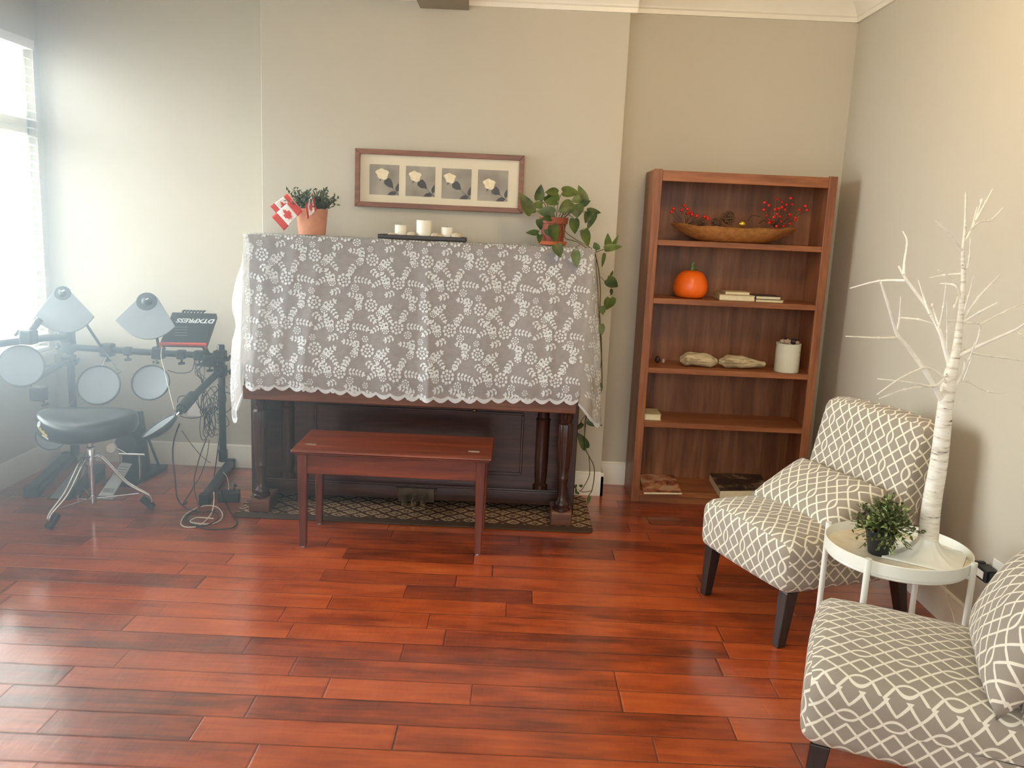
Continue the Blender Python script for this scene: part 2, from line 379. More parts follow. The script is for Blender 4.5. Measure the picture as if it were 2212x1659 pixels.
def obj(name, bm, mats, parent=None, loc=None, smooth=None, bevel=0.0, seg=2, label=None, normals=True):
    """link a bmesh built in world coordinates as ONE mesh object, origin at its thing's base"""
    if normals: bmesh.ops.recalc_face_normals(bm, faces=bm.faces)
    org = ORG[parent.name] if parent is not None else (Vector(loc) if loc is not None else Vector((0, 0, 0)))
    bmesh.ops.translate(bm, verts=bm.verts, vec=-org)
    me = bpy.data.meshes.new(name); bm.to_mesh(me); bm.free()
    for m in (mats if isinstance(mats, (list, tuple)) else [mats]): me.materials.append(MAT[m] if isinstance(m, str) else m)
    o = bpy.data.objects.new(name, me); _link(o, parent); ORG[o.name] = org.copy()
    if parent is None: o.location = org
    if smooth is not None:
        me.polygons.foreach_set('use_smooth', [True] * len(me.polygons))
        if smooth < 179:
            ang = radians(smooth)
            b2 = bmesh.new(); b2.from_mesh(me)
            for e in b2.edges:
                if len(e.link_faces) == 2 and e.calc_face_angle(0) > ang: e.smooth = False
            b2.to_mesh(me); b2.free()
    if bevel:
        md = o.modifiers.new('bevel', 'BEVEL'); md.width = bevel; md.segments = seg; md.limit_method = 'ANGLE'; md.angle_limit = radians(40)
    if label: o['label'] = label
    return o

def struct(name, bm, mats, bevel=0.0, smooth=None, parent=None):
    o = obj(name, bm, mats, parent, smooth=smooth, bevel=bevel)
    if parent is None: o['kind'] = 'structure'
    return o

def B(): return bmesh.new()

def box(bm, x0, x1, y0, y1, z0, z1, M=None, mi=0):
    vs = [bm.verts.new((x, y, z)) for z in (z0, z1) for y in (y0, y1) for x in (x0, x1)]
    fs = [bm.faces.new([vs[i] for i in q]) for q in ((0, 2, 3, 1), (4, 5, 7, 6), (0, 1, 5, 4), (2, 6, 7, 3), (0, 4, 6, 2), (1, 3, 7, 5))]
    for f in fs: f.material_index = mi
    if M is not None: bmesh.ops.transform(bm, matrix=M, verts=vs)
    return vs

def prism(bm, poly, axis, a, b, M=None, mi=0):
    """extrude a 2d outline along an axis ('x': (y,z), 'y': (x,z), 'z': (x,y))"""
    def mk(p, t): return {'x': (t, p[0], p[1]), 'y': (p[0], t, p[1]), 'z': (p[0], p[1], t)}[axis]
    A = [bm.verts.new(mk(p, a)) for p in poly]; Bv = [bm.verts.new(mk(p, b)) for p in poly]
    n = len(poly); fs = [bm.faces.new(A), bm.faces.new(Bv[::-1])]
    for i in range(n): fs.append(bm.faces.new((A[i], A[(i + 1) % n], Bv[(i + 1) % n], Bv[i])))
    for f in fs: f.material_index = mi
    if M is not None: bmesh.ops.transform(bm, matrix=M, verts=A + Bv)
    return A + Bv

def lathe(bm, prof, c=(0, 0, 0), seg=24, M=None, wave=None, mi=0, cap=True):
    """prof: [(radius, z)...]; wave(angle, k) scales the radius"""
    rings = []
    for k, (r, z) in enumerate(prof):
        ring = []
        for i in range(seg):
            a = 2 * pi * i / seg; w = wave(a, k) if wave else 1
            ring.append(bm.verts.new((r * w * cos(a), r * w * sin(a), z)))
        rings.append(ring)
    fs = []
    for k in range(len(rings) - 1):
        for i in range(seg):
            fs.append(bm.faces.new((rings[k][i], rings[k][(i + 1) % seg], rings[k + 1][(i + 1) % seg], rings[k + 1][i])))
    if cap: fs.append(bm.faces.new(rings[0][::-1])); fs.append(bm.faces.new(rings[-1]))
    for f in fs: f.material_index = mi
    vs = [v for r in rings for v in r]
    if M is not None: bmesh.ops.transform(bm, matrix=M, verts=vs)
    bmesh.ops.translate(bm, verts=vs, vec=Vector(c))
    return vs

def smooth_path(pts, n=6):
    pts = [Vector(p) for p in pts]
    if len(pts) < 3: return pts
    out = []
    for i in range(len(pts) - 1):
        p0 = pts[max(i - 1, 0)]; p1 = pts[i]; p2 = pts[i + 1]; p3 = pts[min(i + 2, len(pts) - 1)]
        for k in range(n):
            t = k / n; t2 = t * t; t3 = t2 * t
            out.append(0.5 * ((2 * p1) + (-p0 + p2) * t + (2 * p0 - 5 * p1 + 4 * p2 - p3) * t2 + (-p0 + 3 * p1 - 3 * p2 + p3) * t3))
    out.append(pts[-1]); return out

def tube(bm, pts, r, seg=10, mi=0, cap=True):
    """sweep a round section; r is a number or one per point"""
    pts = [Vector(p) for p in pts]; n = len(pts)
    rs = r if isinstance(r, (list, tuple)) else [r] * n
    if len(rs) != n:
        rs = [rs[0] + (rs[-1] - rs[0]) * i / (n - 1) for i in range(n)] if len(rs) == 2 else [rs[min(len(rs) - 1, int(i * len(rs) / n))] for i in range(n)]
    prev = None; rings = []
    for i, p in enumerate(pts):
        d = (pts[min(i + 1, n - 1)] - pts[max(i - 1, 0)])
        if d.length < 1e-9: d = Vector((0, 0, 1))
        d.normalize()
        if prev is None:
            prev = d.orthogonal().normalized()
        else:
            prev = (prev - d * prev.dot(d))
            prev = prev.normalized() if prev.length > 1e-6 else d.orthogonal().normalized()
        q = d.cross(prev)
        rings.append([bm.verts.new(p + (prev * cos(2 * pi * k / seg) + q * sin(2 * pi * k / seg)) * rs[i]) for k in range(seg)])
    fs = []
    for i in range(n - 1):
        for k in range(seg):
            fs.append(bm.faces.new((rings[i][k], rings[i][(k + 1) % seg], rings[i + 1][(k + 1) % seg], rings[i + 1][k])))
    if cap: fs.append(bm.faces.new(rings[0][::-1])); fs.append(bm.faces.new(rings[-1]))
    for f in fs: f.material_index = mi
    return [v for ring in rings for v in ring]

def ball(bm, c, r, sub=2, sc=(1, 1, 1), mi=0):
    M = Matrix.Translation(Vector(c)) @ Matrix.Diagonal((r * sc[0], r * sc[1], r * sc[2], 1))
    res = bmesh.ops.create_icosphere(bm, subdivisions=sub, radius=1, matrix=M)
    for v in res['verts']:
        for f in v.link_faces: f.material_index = mi
    return res['verts']

def frame_z(d, up=(0, 0, 1)):
    """matrix whose z axis points along d"""
    z = Vector(d).normalized(); x = Vector(up).cross(z)
    if x.length < 1e-5: x = Vector((1, 0, 0))
    x.normalize(); y = z.cross(x)
    return Matrix((x, y, z)).transposed().to_4x4()

def leaf(bm, base, tip, width, normal, mi=0, heart=0.35, curl=0.12, nseg=6):
    base, tip, nrm = Vector(base), Vector(tip), Vector(normal).normalized()
    ax = tip - base; L = ax.length
    if L < 1e-6: return
    d = ax / L; s = d.cross(nrm)
    if s.length < 1e-5: s = d.orthogonal()
    s.normalize(); nrm = s.cross(d).normalized()
    mid, lf, rt = [], [], []
    if nseg >= 6: prof = [(0, 0), (.03, .55), (.10, .86), (.22, 1.0), (.38, .98), (.56, .82), (.74, .55), (.89, .25), (1, 0)]; nseg = 8
    else: prof = [(k / nseg, sin(pi * (k / nseg) ** .6) if 0 < k < nseg else 0) for k in range(nseg + 1)]
    for k, (t, wk) in enumerate(prof):
        w = width * 0.5 * wk
        c = base + d * (L * t) - nrm * (curl * L * (t * t))
        back = -d * (heart * width * 0.30 * max(0, 1 - t / .3)) if t > 0 else Vector()
        mid.append(bm.verts.new(c))
        if 0 < k < nseg:
            lf.append(bm.verts.new(c + s * w + back + nrm * (w * 0.22))); rt.append(bm.verts.new(c - s * w + back + nrm * (w * 0.22)))
        else: lf.append(None); rt.append(None)
    for side, rev in ((lf, 0), (rt, 1)):
        for k in range(nseg):
            q = [mid[k], mid[k + 1]] + ([side[k + 1]] if side[k + 1] else []) + ([side[k]] if side[k] else [])
            if len(q) >= 3:
                f = bm.faces.new(q[::-1] if rev else q); f.material_index = mi; f.smooth = True

def copy_tree(o, parent=None):
    c = o.copy(); COL.objects.link(c); c.parent = parent
    ORG[c.name] = ORG[o.name].copy()
    for ch in list(o.children): copy_tree(ch, c)
    return c

def text_bm(txt, size, M, mi=0, extrude=0.0, shear=0.0, bold=0.0):
    cu = bpy.data.curves.new('lettering', 'FONT'); cu.body = txt; cu.size = size; cu.extrude = extrude; cu.shear = shear
    cu.align_x = 'CENTER'; cu.align_y = 'CENTER'; cu.resolution_u = 3; cu.offset = bold
    ob = bpy.data.objects.new('lettering', cu); COL.objects.link(ob)
    dg = bpy.context.evaluated_depsgraph_get(); me = bpy.data.meshes.new_from_object(ob.evaluated_get(dg))
    bm = bmesh.new(); bm.from_mesh(me); bpy.data.objects.remove(ob); bpy.data.curves.remove(cu); bpy.data.meshes.remove(me)
    bmesh.ops.transform(bm, matrix=M, verts=bm.verts)
    for f in bm.faces: f.material_index = mi
    return bm

# ---------------------------------------------------------------- the room
YF = -1.6
b = B(); box(b, XL - .15, XR + .15, YF, YR + .15, -0.10, 0.0); struct('floor', b, 'floor')
b = B(); box(b, XL - .15, XR + .15, YF, YR + .15, CEIL, CEIL + .1); struct('ceiling', b, 'ceiling')
b = B(); box(b, XL - .15, XR + .15, YR, YR + .15, 0, CEIL); struct('wall_back', b, 'wall')
b = B(); box(b, XR, XR + .15, YF, YR, 0, CEIL); struct('wall_right', b, 'wall')
b = B()
for q in ((WY1, YR, 0, CEIL), (YF, WY0, 0, CEIL), (WY0, WY1, 0, WZ0), (WY0, WY1, WZ1, CEIL)):
    box(b, XL - .075, XL, q[0], q[1], q[2], q[3])
struct('wall_left', b, 'wall')
b = B(); box(b, BX0, BX1, YB, YR + .01, 0, CEIL); struct('wall_breast', b, 'wall', bevel=.004)
# ceiling beam ending on the breast
b = B(); box(b, -0.59, -0.33, YF, YB + .005, 2.656, CEIL); struct('trim_1', b, 'beam')
# crown moulding: profile (distance from wall, height under ceiling)
CR = [(0, 0), (0.014, 0.0), (0.016, 0.022), (0.024, 0.030), (0.026, 0.042), (0.060, 0.086), (0.088, 0.118), (0.094, 0.132), (0.110, 0.138), (0.112, 0.20), (0, 0.20)]
def crown(name, x0, x1, y, z):
    b = B(); prism(b, [(y - p, z + min(q, CEIL - z)) for p, q in CR], 'x', x0, x1); struct(name, b, 'trim', smooth=30)
crown('trim_2', -0.33, BX1 + .035, YB, 2.677); crown('trim_3', BX0 - .0, -0.59, YB, 2.692); crown('trim_4', BX1, XR, YR, 2.733)
b = B(); prism(b, [(XR - p, 2.733 + min(q, CEIL - 2.733)) for p, q in CR], 'y', YF, YR); struct('trim_5', b, 'trim', smooth=30)
# baseboards
BP = [(0, 0), (0.015, 0), (0.015, 0.118), (0.011, 0.126), (0.011, 0.134), (0.006, 0.142), (0, 0.142)]
def base(name, kind, c, a, bb, s=1):
    b = B()
    if kind == 'x': prism(b, [(c - p, q) for p, q in BP], 'x', a, bb)
    else: prism(b, [(c + s * p, q) for p, q in BP], 'y', a, bb)
    struct(name, b, 'trim', smooth=30)
base('baseboard_left', 'y', XL, YF, YR, 1); base('baseboard_right', 'y', XR, YF, YR, -1)
base('baseboard_back', 'x', YR, XL, BX0); base('baseboard_recess', 'x', YR, BX1, XR); base('baseboard_breast', 'x', YB, BX0 - .015, BX1 + .015)
b = B(); box(b, BX1, BX1 + .015, YB - .015, YR, 0, .142); struct('baseboard_return', b, 'trim')

# window: frame with transom and mullion, panes, sill
wx = XL - .058
b = B()
for q in ((WY1 - .03, WY1, WZ0, WZ1), (WY0, WY0 + .05, WZ0, WZ1), (WY0, WY1, WZ0, WZ0 + .05), (WY0, WY1, WZ1 - .05, WZ1), (WY0, WY1, 1.93, 2.03), (3.77, 3.85, WZ0, WZ1)):
    box(b, wx - .022, wx + .016, *q)
win = struct('window_1', b, 'trim', bevel=.004)
for i, (y0, y1) in enumerate(((WY0 + .05, 3.77), (3.85, WY1 - .03))):
    for z0, z1 in ((WZ0 + .05, 1.93), (2.03, WZ1 - .05)):
        b = B(); box(b, wx - .006, wx + .002, y0, y1, z0, z1); struct('pane', b, 'pane', parent=win)
b = B(); box(b, XL - .07, XL + .028, WY0 - .04, WY1 + .04, WZ0 - .028, WZ0); struct('trim_6', b, 'trim', bevel=.006)
b = B(); box(b, XL - .001, XL + .014, WY0 - .03, WY1 + .03, WZ0 - .085, WZ0 - .028); struct('trim_7', b, 'trim', bevel=.004)

# horizontal blind
sx = XL - .012
bl = thing('window_blind', 'white horizontal slat blind, open, filling the tall window at the left', 'blind', (sx, (WY0 + WY1) / 2, WZ1 - .01))
b = B(); box(b, sx - .028, sx + .028, WY0 + .01, WY1 - .008, WZ1 - .055, WZ1 - .004); obj('headrail', b, 'white_plastic', bl, bevel=.003)
b = B(); z = WZ0 + .06
while z < WZ1 - .07:
    tilt = -0.28
    prism(b, [(sx - .025, z - .025 * tilt), (sx, z + .004), (sx + .025, z + .025 * tilt), (sx + .025, z + .025 * tilt + .003), (sx, z + .007), (sx - .025, z - .025 * tilt + .003)], 'y', WY0 + .012, WY1 - .012)
    z += .0465
obj('slats', b, 'slat', bl)
b = B(); box(b, sx - .026, sx + .026, WY0 + .012, WY1 - .012, WZ0 + .006, WZ0 + .026); obj('bottom_rail', b, 'white_plastic', bl, bevel=.004)
for k, yy in enumerate((WY0 + .25, 3.4, 4.1, WY1 - .03)):
    b = B()
    for dx in (-.027, .027): tube(b, [(sx + dx, yy, WZ0 + .02), (sx + dx, yy, WZ1 - .03)], .0016, 6)
    obj('ladder_cord', b, 'white_cable', bl)

# wall sockets
b = B(); box(b, -1.985, -1.905, YR - .007, YR, .31, .43); o = obj('wall_outlet', b, 'white_plastic', loc=(-1.945, YR, .31), bevel=.003)
tag(o, 'white wall socket low on the back wall behind the drum rack', 'outlet')
ro = thing('wall_outlet', 'white wall socket low on the right wall by the chairs', 'outlet', (XR, 3.02, .335))
b = B(); box(b, XR - .007, XR, 2.975, 3.055, .285, .40); obj('cover_plate', b, 'white_plastic', ro, bevel=.003)

# ---------------------------------------------------------------- rug and piano
b = B()
def rrect(x0, x1, y0, y1, r, n=5):
    pts = []
    for cx, cy, a0 in ((x1 - r, y1 - r, 0), (x0 + r, y1 - r, 90), (x0 + r, y0 + r, 180), (x1 - r, y0 + r, 270)):
        for k in range(n + 1):
            a = radians(a0 + 90 * k / n); pts.append((cx + r * cos(a), cy + r * sin(a)))
    return pts
prism(b, rrect(-1.425, 0.442, 4.196, 4.79, .04), 'z', 0.0005, .009)
o = obj('area_rug', b, 'rug', loc=(-.49, 4.49, 0), bevel=.003)
tag(o, 'brown and cream diamond lattice rug lying under the upright piano', 'rug')

PZ = .0095
pn = thing('upright_piano', 'dark mahogany upright piano with turned columns under a white lace cloth', 'piano', (-.52, 4.5, PZ))
px0, px1 = -1.385, .347
for s, x in ((-1, px0), (1, px1)):
    b = B(); xi = x - s * .042
    box(b, min(x, xi), max(x, xi), 4.41, 4.83, PZ + .012, 1.41); obj('side_panel', b, 'piano_v', pn, bevel=.004)
b = B(); box(b, px0 - .018, px1 + .028, 4.418, 4.838, 1.41, 1.436); obj('lid', b, 'piano', pn, bevel=.008)
b = B(); box(b, px0 + .042, px1 - .042, 4.50, 4.525, .86, 1.41)
box(b, px0 + .20, px1 - .20, 4.485, 4.50, .95, 1.34); obj('upper_panel', b, 'piano', pn, bevel=.006)
b = B(); box(b, px0 + .03, px1 - .03, 4.195, 4.50, .632, .690)
box(b, px0 + .03, px1 - .03, 4.185, 4.215, .628, .70); obj('keybed', b, 'keybed', pn, bevel=.006)
b = B(); prism(b, [(4.215, .690), (4.215, .775), (4.25, .80), (4.42, .83), (4.50, .88), (4.50, .69)], 'x', px0 + .10, px1 - .10); obj('fallboard', b, 'piano', pn, bevel=.006)
for x0, x1 in ((px0 + .03, px0 + .10), (px1 - .10, px1 - .03)):
    b = B(); prism(b, [(4.20, .69), (4.20, .79), (4.27, .82), (4.42, .85), (4.50, .95), (4.50, .69)], 'x', x0, x1); obj('key_block', b, 'piano', pn, bevel=.01)
# lower panel with a moulded field
ly = 4.475
b = B(); box(b, px0 + .042, px1 - .042, ly, ly + .022, .135, .632)
fx0, fx1, fz0, fz1 = -1.05, .048, .225, .545
for q in ((fx0 - .012, fx1 + .012, fz1, fz1 + .014), (fx0 - .012, fx1 + .012, fz0 - .014, fz0), (fx0 - .014, fx0, fz0, fz1), (fx1, fx1 + .014, fz0, fz1)):
    box(b, q[0], q[1], ly - .009, ly + .001, q[2], q[3])
obj('lower_panel', b, 'piano', pn, bevel=.003)
b = B(); box(b, px0 + .042, px1 - .042, 4.455, 4.52, .052, .128); box(b, px0 + .042, px1 - .042, 4.447, 4.52, .128, .142)
obj('bottom_rail', b, 'piano', pn, bevel=.005)
b = B(); box(b, px0 + .042, px1 - .042, 4.79, 4.815, PZ + .03, 1.40); obj('back_panel', b, 'piano', pn)
# half-round pilasters beside the lower panel
for x in (-1.205, .165):
    b = B(); lathe(b, [(.040, .142), (.042, .165), (.030, .175), (.034, .20), (.037, .30), (.037, .52), (.041, .53), (.032, .54), (.034, .585), (.042, .60), (.043, .632)], (x, ly + .006, 0), 24)
    obj('pilaster', b, 'piano_v', pn, smooth=40)
# turned and reeded columns on blocks
for x in (-1.302, .276):
    b = B(); xi0, xi1 = x - .055, x + .055
    prism(b, [(4.262, PZ), (4.262, .078), (4.276, .090), (4.43, .090), (4.43, PZ)], 'x', xi0, xi1); obj('toe_block', b, 'keybed', pn, bevel=.006)
    b = B()
    prof = [(.046, .088), (.046, .100), (.038, .106), (.041, .118), (.040, .128), (.028, .140), (.025, .165), (.024, .215), (.026, .24), (.029, .255), (.029, .265), (.026, .27), (.031, .31), (.036, .40), (.038, .48), (.038, .545), (.035, .552), (.028, .558), (.030, .572), (.036, .585), (.033, .598), (.036, .606), (.040, .612), (.043, .632)]
    def reed(a, k): return 1 + (.035 * cos(14 * a) if 12 <= k <= 15 else (.07 * cos(7 * a) if 17 <= k <= 20 else 0))
    lathe(b, prof, (x, 4.305, 0), 56, wave=reed); obj('column', b, 'piano_v', pn, smooth=50)
# knob latch on the lower panel
b = B(); kp = P(1025, 886, y=4.455)
tube(b, [(kp.x, ly + .005, kp.z), (kp.x, ly - .012, kp.z), (kp.x, ly - .014, kp.z), (kp.x, ly - .030, kp.z)], [.005, .005, .011, .010], 14); ball(b, (kp.x, ly - .026, kp.z), .013, 2)
obj('latch_knob', b, 'brass', pn, smooth=60)
# pedals in a brass plate
b = B(); box(b, -.602, -.404, 4.441, 4.456, .044, .118); box(b, -.615, -.39, 4.436, 4.456, .118, .124); pl_ = obj('pedal_plate', b, 'dark_brass', pn, bevel=.003)
for x in (-.556, -.506, -.456):
    b = B(); tube(b, smooth_path([(x, 4.45, .085), (x, 4.41, .088), (x, 4.37, .074), (x, 4.335, .062)]), [.009, .009, .012, .014, .016, .014], 12)
    obj('pedal', b, 'nickel', pn, smooth=60)

# ---------------------------------------------------------------- lace cloth
TOPZ = 1.4395
XA0, XA1, XB0, XB1 = -1.408, .380, -1.332, .322
PATH = [(4.815, TOPZ), (4.60, TOPZ), (4.425, TOPZ), (4.408, 1.432), (4.400, 1.41), (4.300, 1.10), (4.176, .800), (4.172, .76), (4.172, .672)]
SEG = [0]
for i in range(1, len(PATH)): SEG.append(SEG[-1] + sqrt((PATH[i][0] - PATH[i - 1][0]) ** 2 + (PATH[i][1] - PATH[i - 1][1]) ** 2))
TL = SEG[-1]
def path_at(t):
    t = max(0, min(TL, t))
    for i in range(1, len(SEG)):
        if t <= SEG[i] or i == len(SEG) - 1:
            k = (t - SEG[i - 1]) / (SEG[i] - SEG[i - 1]); a, c = PATH[i - 1], PATH[i]
            return a[0] + (c[0] - a[0]) * k, a[1] + (c[1] - a[1]) * k
T_EDGE = SEG[3]
SWIDTH = XA1 - XA0
def fold_amt(s, drop):
    """soft hanging folds of the front, stronger low down and towards the left"""
    x = s + .05 * (drop - .5)
    f = .011 * math.exp(-((s - .15 + .07 * drop) / .018) ** 2) + .014 * math.exp(-((s - .075 + .05 * drop) / .014) ** 2) + .008 * math.exp(-((s - .22 + .05 * drop) / .016) ** 2)
    f += .013 * math.exp(-((s - .52 - .03 * drop) / .016) ** 2) + .006 * math.exp(-((s - .56) / .03) ** 2) + .006 * math.exp(-((s - .90) / .014) ** 2)
    f += .003 * sin(s * 47) + .003 * sin(s * 29 + 1.3)
    return f * min(1, .25 + 1.2 * drop)
def front(s, t):
    y, z = path_at(t); drop = max(0, (t - T_EDGE) / (TL - T_EDGE))
    x0 = XA0 + (XB0 - XA0) * drop; x1 = XA1 + (XB1 - XA1) * drop
    x = x0 + (x1 - x0) * s
    if drop > 0:
        y -= .003 + fold_amt(s, drop)
        if t > TL - .12: z += (t - TL + .12) / .12 * (.006 * sin(s * 9) + .010 * sin(s * 4.4 + 2.0) - .006 * (s < .12) * (0.12 - s) / .12)
    else: z += .0015 + .002 * noise.noise(Vector((s * 14, t * 18, 0)))
    return Vector((x, y, z))
def lflap(u, t):
    y, z = path_at(t); drop = max(0, (t - T_EDGE) / (TL - T_EDGE)); d2 = min(1, drop / .42)
    e = front(0, t)
    yb = e.y + (4.80 - e.y) * u
    out = (.105 * sin(pi * min(1, u * 1.25 + .02)) + .012 * sin(u * 23) * drop) * (d2 * d2 * (3 - 2 * d2)) ** .8 + .012 * drop
    out -= .025 * math.exp(-((drop - .52) / .07) ** 2) * sin(pi * min(1, u * 1.2))
    zz = z - drop ** 1.5 * (.185 * sin(pi * min(1, u * 1.7 + .02)) ** .8 + .02)
    if drop <= 0: return Vector((XA0 - .004, yb if t < .3 else yb, TOPZ - .004 * u))
    return Vector((e.x - out - (u * .045) * drop, yb - .006 * sin(u * 30) * drop, zz))
def rflap(u, t):
    y, z = path_at(t); drop = max(0, (t - T_EDGE) / (TL - T_EDGE))
    e = front(1, t)
    yb = e.y + (4.80 - e.y) * u
    out = (.135 * sin(pi * min(1, u * 1.15 + .0)) ** .7 + .008 * sin(u * 25)) * drop ** .8
    zz = z - drop ** 1.5 * (.135 * sin(pi * min(1, u * 1.5)) ** .8 + .015)
    if drop <= 0: return Vector((XA1 + .003, yb, TOPZ))
    return Vector((e.x + out * .95 + (XA1 - XB1) * drop * u * .6, yb - .005 * sin(u * 27) * drop, zz))
bm = B(); uvl = bm.loops.layers.uv.new('UVMap')
def sheet(fn, ns, t0, nt, sw, scal):
    rows = []
    for j in range(nt + 1):
        t = t0 + (TL - t0) * j / nt; row = []
        for i in range(ns + 1):
            s = i / ns; p = fn(s, t)
            k = max(0, (j - nt + 3) / 3)
            p.z += k * (.020 * (1 - abs(sin(pi * s * scal))) )
            row.append((bm.verts.new(p), (s * sw, t)))
        rows.append(row)
    for j in range(nt):
        for i in range(ns):
            q = [rows[j][i], rows[j][i + 1], rows[j + 1][i + 1], rows[j + 1][i]]
            f = bm.faces.new([v for v, _ in q]); f.smooth = True; f.material_index = 1 if j == nt - 1 else 0
            for lp, (_, uv) in zip(f.loops, q): lp[uvl].uv = uv
sheet(front, 230, 0.0, 60, SWIDTH, 23)
sheet(lflap, 44, T_EDGE, 44, .42, 6)
sheet(rflap, 44, T_EDGE, 44, .42, 6)
rl = random.Random(11)
def motif_poly(fn, sw, cx, cy, pts, out):
    """flat embroidery outline laid on the cloth surface"""
    vs = []
    for dx, dy in pts:
        s, t = (cx + dx) / sw, cy + dy
        if s < 0 or s > 1 or t < .01 or t > TL - .004: return
        p = fn(s, t); a = fn(min(1, s + .004), t) - fn(max(0, s - .004), t); c = fn(s, min(TL, t + .006)) - fn(s, t - .006)
        n = a.cross(c)
        if n.length < 1e-9: n = Vector((0, -1, 0))
        n.normalize()
        if n.dot(out) < 0: n = -n
        vs.append(bm.verts.new(p + n * .0022))
    if len(vs) < 3: return
    try: f = bm.faces.new(vs)
    except ValueError: return
    f.material_index = 1
def petal(cx, cy, ang, L, w):
    c, s_ = cos(ang), sin(ang)
    return [(cx + x * c - y * s_, cy + x * s_ + y * c) for x, y in ((0, 0), (L * .35, w * .5), (L * .75, w * .42), (L, 0), (L * .75, -w * .42), (L * .35, -w * .5))]
def motif(fn, sw, cx, cy, out, flip, sc, rot):
    def put(pts):
        c, s_ = cos(rot), sin(rot)
        q = [((x * c - y * s_) * flip * sc, (x * s_ + y * c) * sc) for x, y in pts]
        motif_poly(fn, sw, cx, cy, q, out)
    def rose(x, y, r_, n):
        for k in range(n): put(petal(x + r_ * .58 * cos(2 * pi * k / n), y + r_ * .58 * sin(2 * pi * k / n), 2 * pi * k / n, r_ * .46, r_ * 4.2 / n))
        for k in range(5): put(petal(x + r_ * .16 * cos(2 * pi * k / 5 + .4), y + r_ * .16 * sin(2 * pi * k / 5 + .4), 2 * pi * k / 5 + .4, r_ * .34, r_ * .34))
    rose(0, 0, .034, 9); rose(.064, .020, .020, 7); rose(-.052, .032, .019, 7); rose(.018, -.055, .016, 6)
    for sx_, x, y, a0, n, bend in ((1, .03, -.012, -.45, 5, .10), (-1, -.03, -.004, pi - .30, 6, .12), (1, .075, .03, .75, 4, .2), (-1, -.055, .045, pi + 1.2, 4, .15), (1, .0, .035, 1.9, 3, .3)):
        a = a0
        for k in range(n):
            x += .0175 * cos(a); y += .0175 * sin(a); a += bend * sx_
            for sd in (1, -1): put(petal(x, y, a + sd * .95, .0225 - .0014 * k, .0105))
        put(petal(x, y, a, .021, .010))
MX, MY = .285, .118
for j in range(int(TL / MY) + 2):
    for i in range(-1, 8):
        cx = (i + .3 + (.5 if j % 2 else 0)) * MX + rl.uniform(-.008, .008); cy = .03 + j * MY + rl.uniform(-.006, .006)
        motif(front, SWIDTH, cx, cy, Vector((0, -1, .3)), 1 if j % 2 else -1, rl.uniform(.97, 1.06), (.30 if j % 2 else -.12) + rl.uniform(-.06, .06))
for fn, out in ((lflap, Vector((-1, -.6, 0))), (rflap, Vector((1, -.6, 0)))):
    for j in range(3, int(TL / MY) + 1):
        for i in range(3):
            motif(fn, .42, (i + .3 + (.4 if j % 2 else 0)) * .17, .04 + j * MY, out, 1, .85, .3)
o = obj('lace_cloth', bm, ['lace', 'lace_flower'], loc=(-.52, 4.5, 1.44), normals=False)
tag(o, 'white floral lace cloth with scalloped hem draped over the upright piano', 'tablecloth')

# ---------------------------------------------------------------- piano bench
bn = thing('piano_bench', 'reddish cherry wood piano bench with hinged lid in front of piano', 'bench', (-.55, 4.0, 0))
b = B(); prism(b, [(3.80, .470), (3.796, .478), (3.80, .486), (4.20, .486), (4.206, .478), (4.20, .470)], 'x', -1.012, -.088); obj('lid', b, 'bench', bn, bevel=.003)
b = B(); box(b, -1.0, -.10, 3.806, 3.82, .462, .470); box(b, -.96, -.14, 3.83, 3.848, .365, .464); box(b, -.96, -.14, 4.152, 4.17, .365, .464); box(b, -.972, -.954, 3.84, 4.16, .365, .464); box(b, -.146, -.128, 3.84, 4.16, .365, .464)
box(b, -.96, -.14, 3.84, 4.16, .366, .374); obj('apron_box', b, 'bench', bn, bevel=.003)
for x, y in ((-.966, 3.845), (-.137, 3.845), (-.962, 4.160), (-.134, 4.160)):
    b = B(); v = box(b, x - .0235, x + .0235, y - .0235, y + .0235, 0.0, .468)
    for q in v:
        if q.co.z < .1: q.co.x = x + (q.co.x - x) * .66; q.co.y = y + (q.co.y - y) * .66; q.co.z = .006
    leg = obj('leg', b, 'bench_leg', bn, bevel=.004)
    b = B(); lathe(b, [(.011, 0), (.013, .002), (.012, .007)], (x, y, 0), 14); obj('glide', b, 'steel', leg, smooth=40)
for x0 in (-.972, -.201):
    b = B(); box(b, x0, x0 + .052, 3.910, 3.917, .4855, .489); obj('hinge', b, 'nickel', bn)

# ---------------------------------------------------------------- framed roses on the breast
fr = thing('picture_frame', 'long brown wooden frame with four white rose photographs above the piano', 'picture', (-.46, YB, 1.607))
f0, f1, g0, g1 = -.924, .001, 1.607, 1.916
fw = .027
for z, zi in ((g1, g1 - fw), (g0, g0 + fw)):
    b = B(); prism(b, [(f0, z), (f1, z), (f1 - fw, zi), (f0 + fw, zi)], 'y', YB - .042, YB - .004); obj('frame_rail', b, 'frame', fr, bevel=.002)
for x, xi in ((f0, f0 + fw), (f1, f1 - fw)):
    b = B(); prism(b, [(x, g0), (x, g1), (xi, g1 - fw), (xi, g0 + fw)], 'y', YB - .042, YB - .004); obj('frame_stile', b, 'frame', fr, bevel=.002)
b = B(); box(b, f0 + fw - .004, f1 - fw + .004, YB - .022, YB - .004, g0 + fw - .004, g1 - fw + .004); obj('mat_board', b, 'mat_board', fr)
yp = YB - .0225
roses = [((798.5, 354), (861.5, 417), (826, 375), 1.0), ((877, 358), (939, 421), (897, 380), .9), ((955, 363), (1017, 425), (972, 384), .8), ((1033, 366), (1096, 429), (1057, 397), .9)]
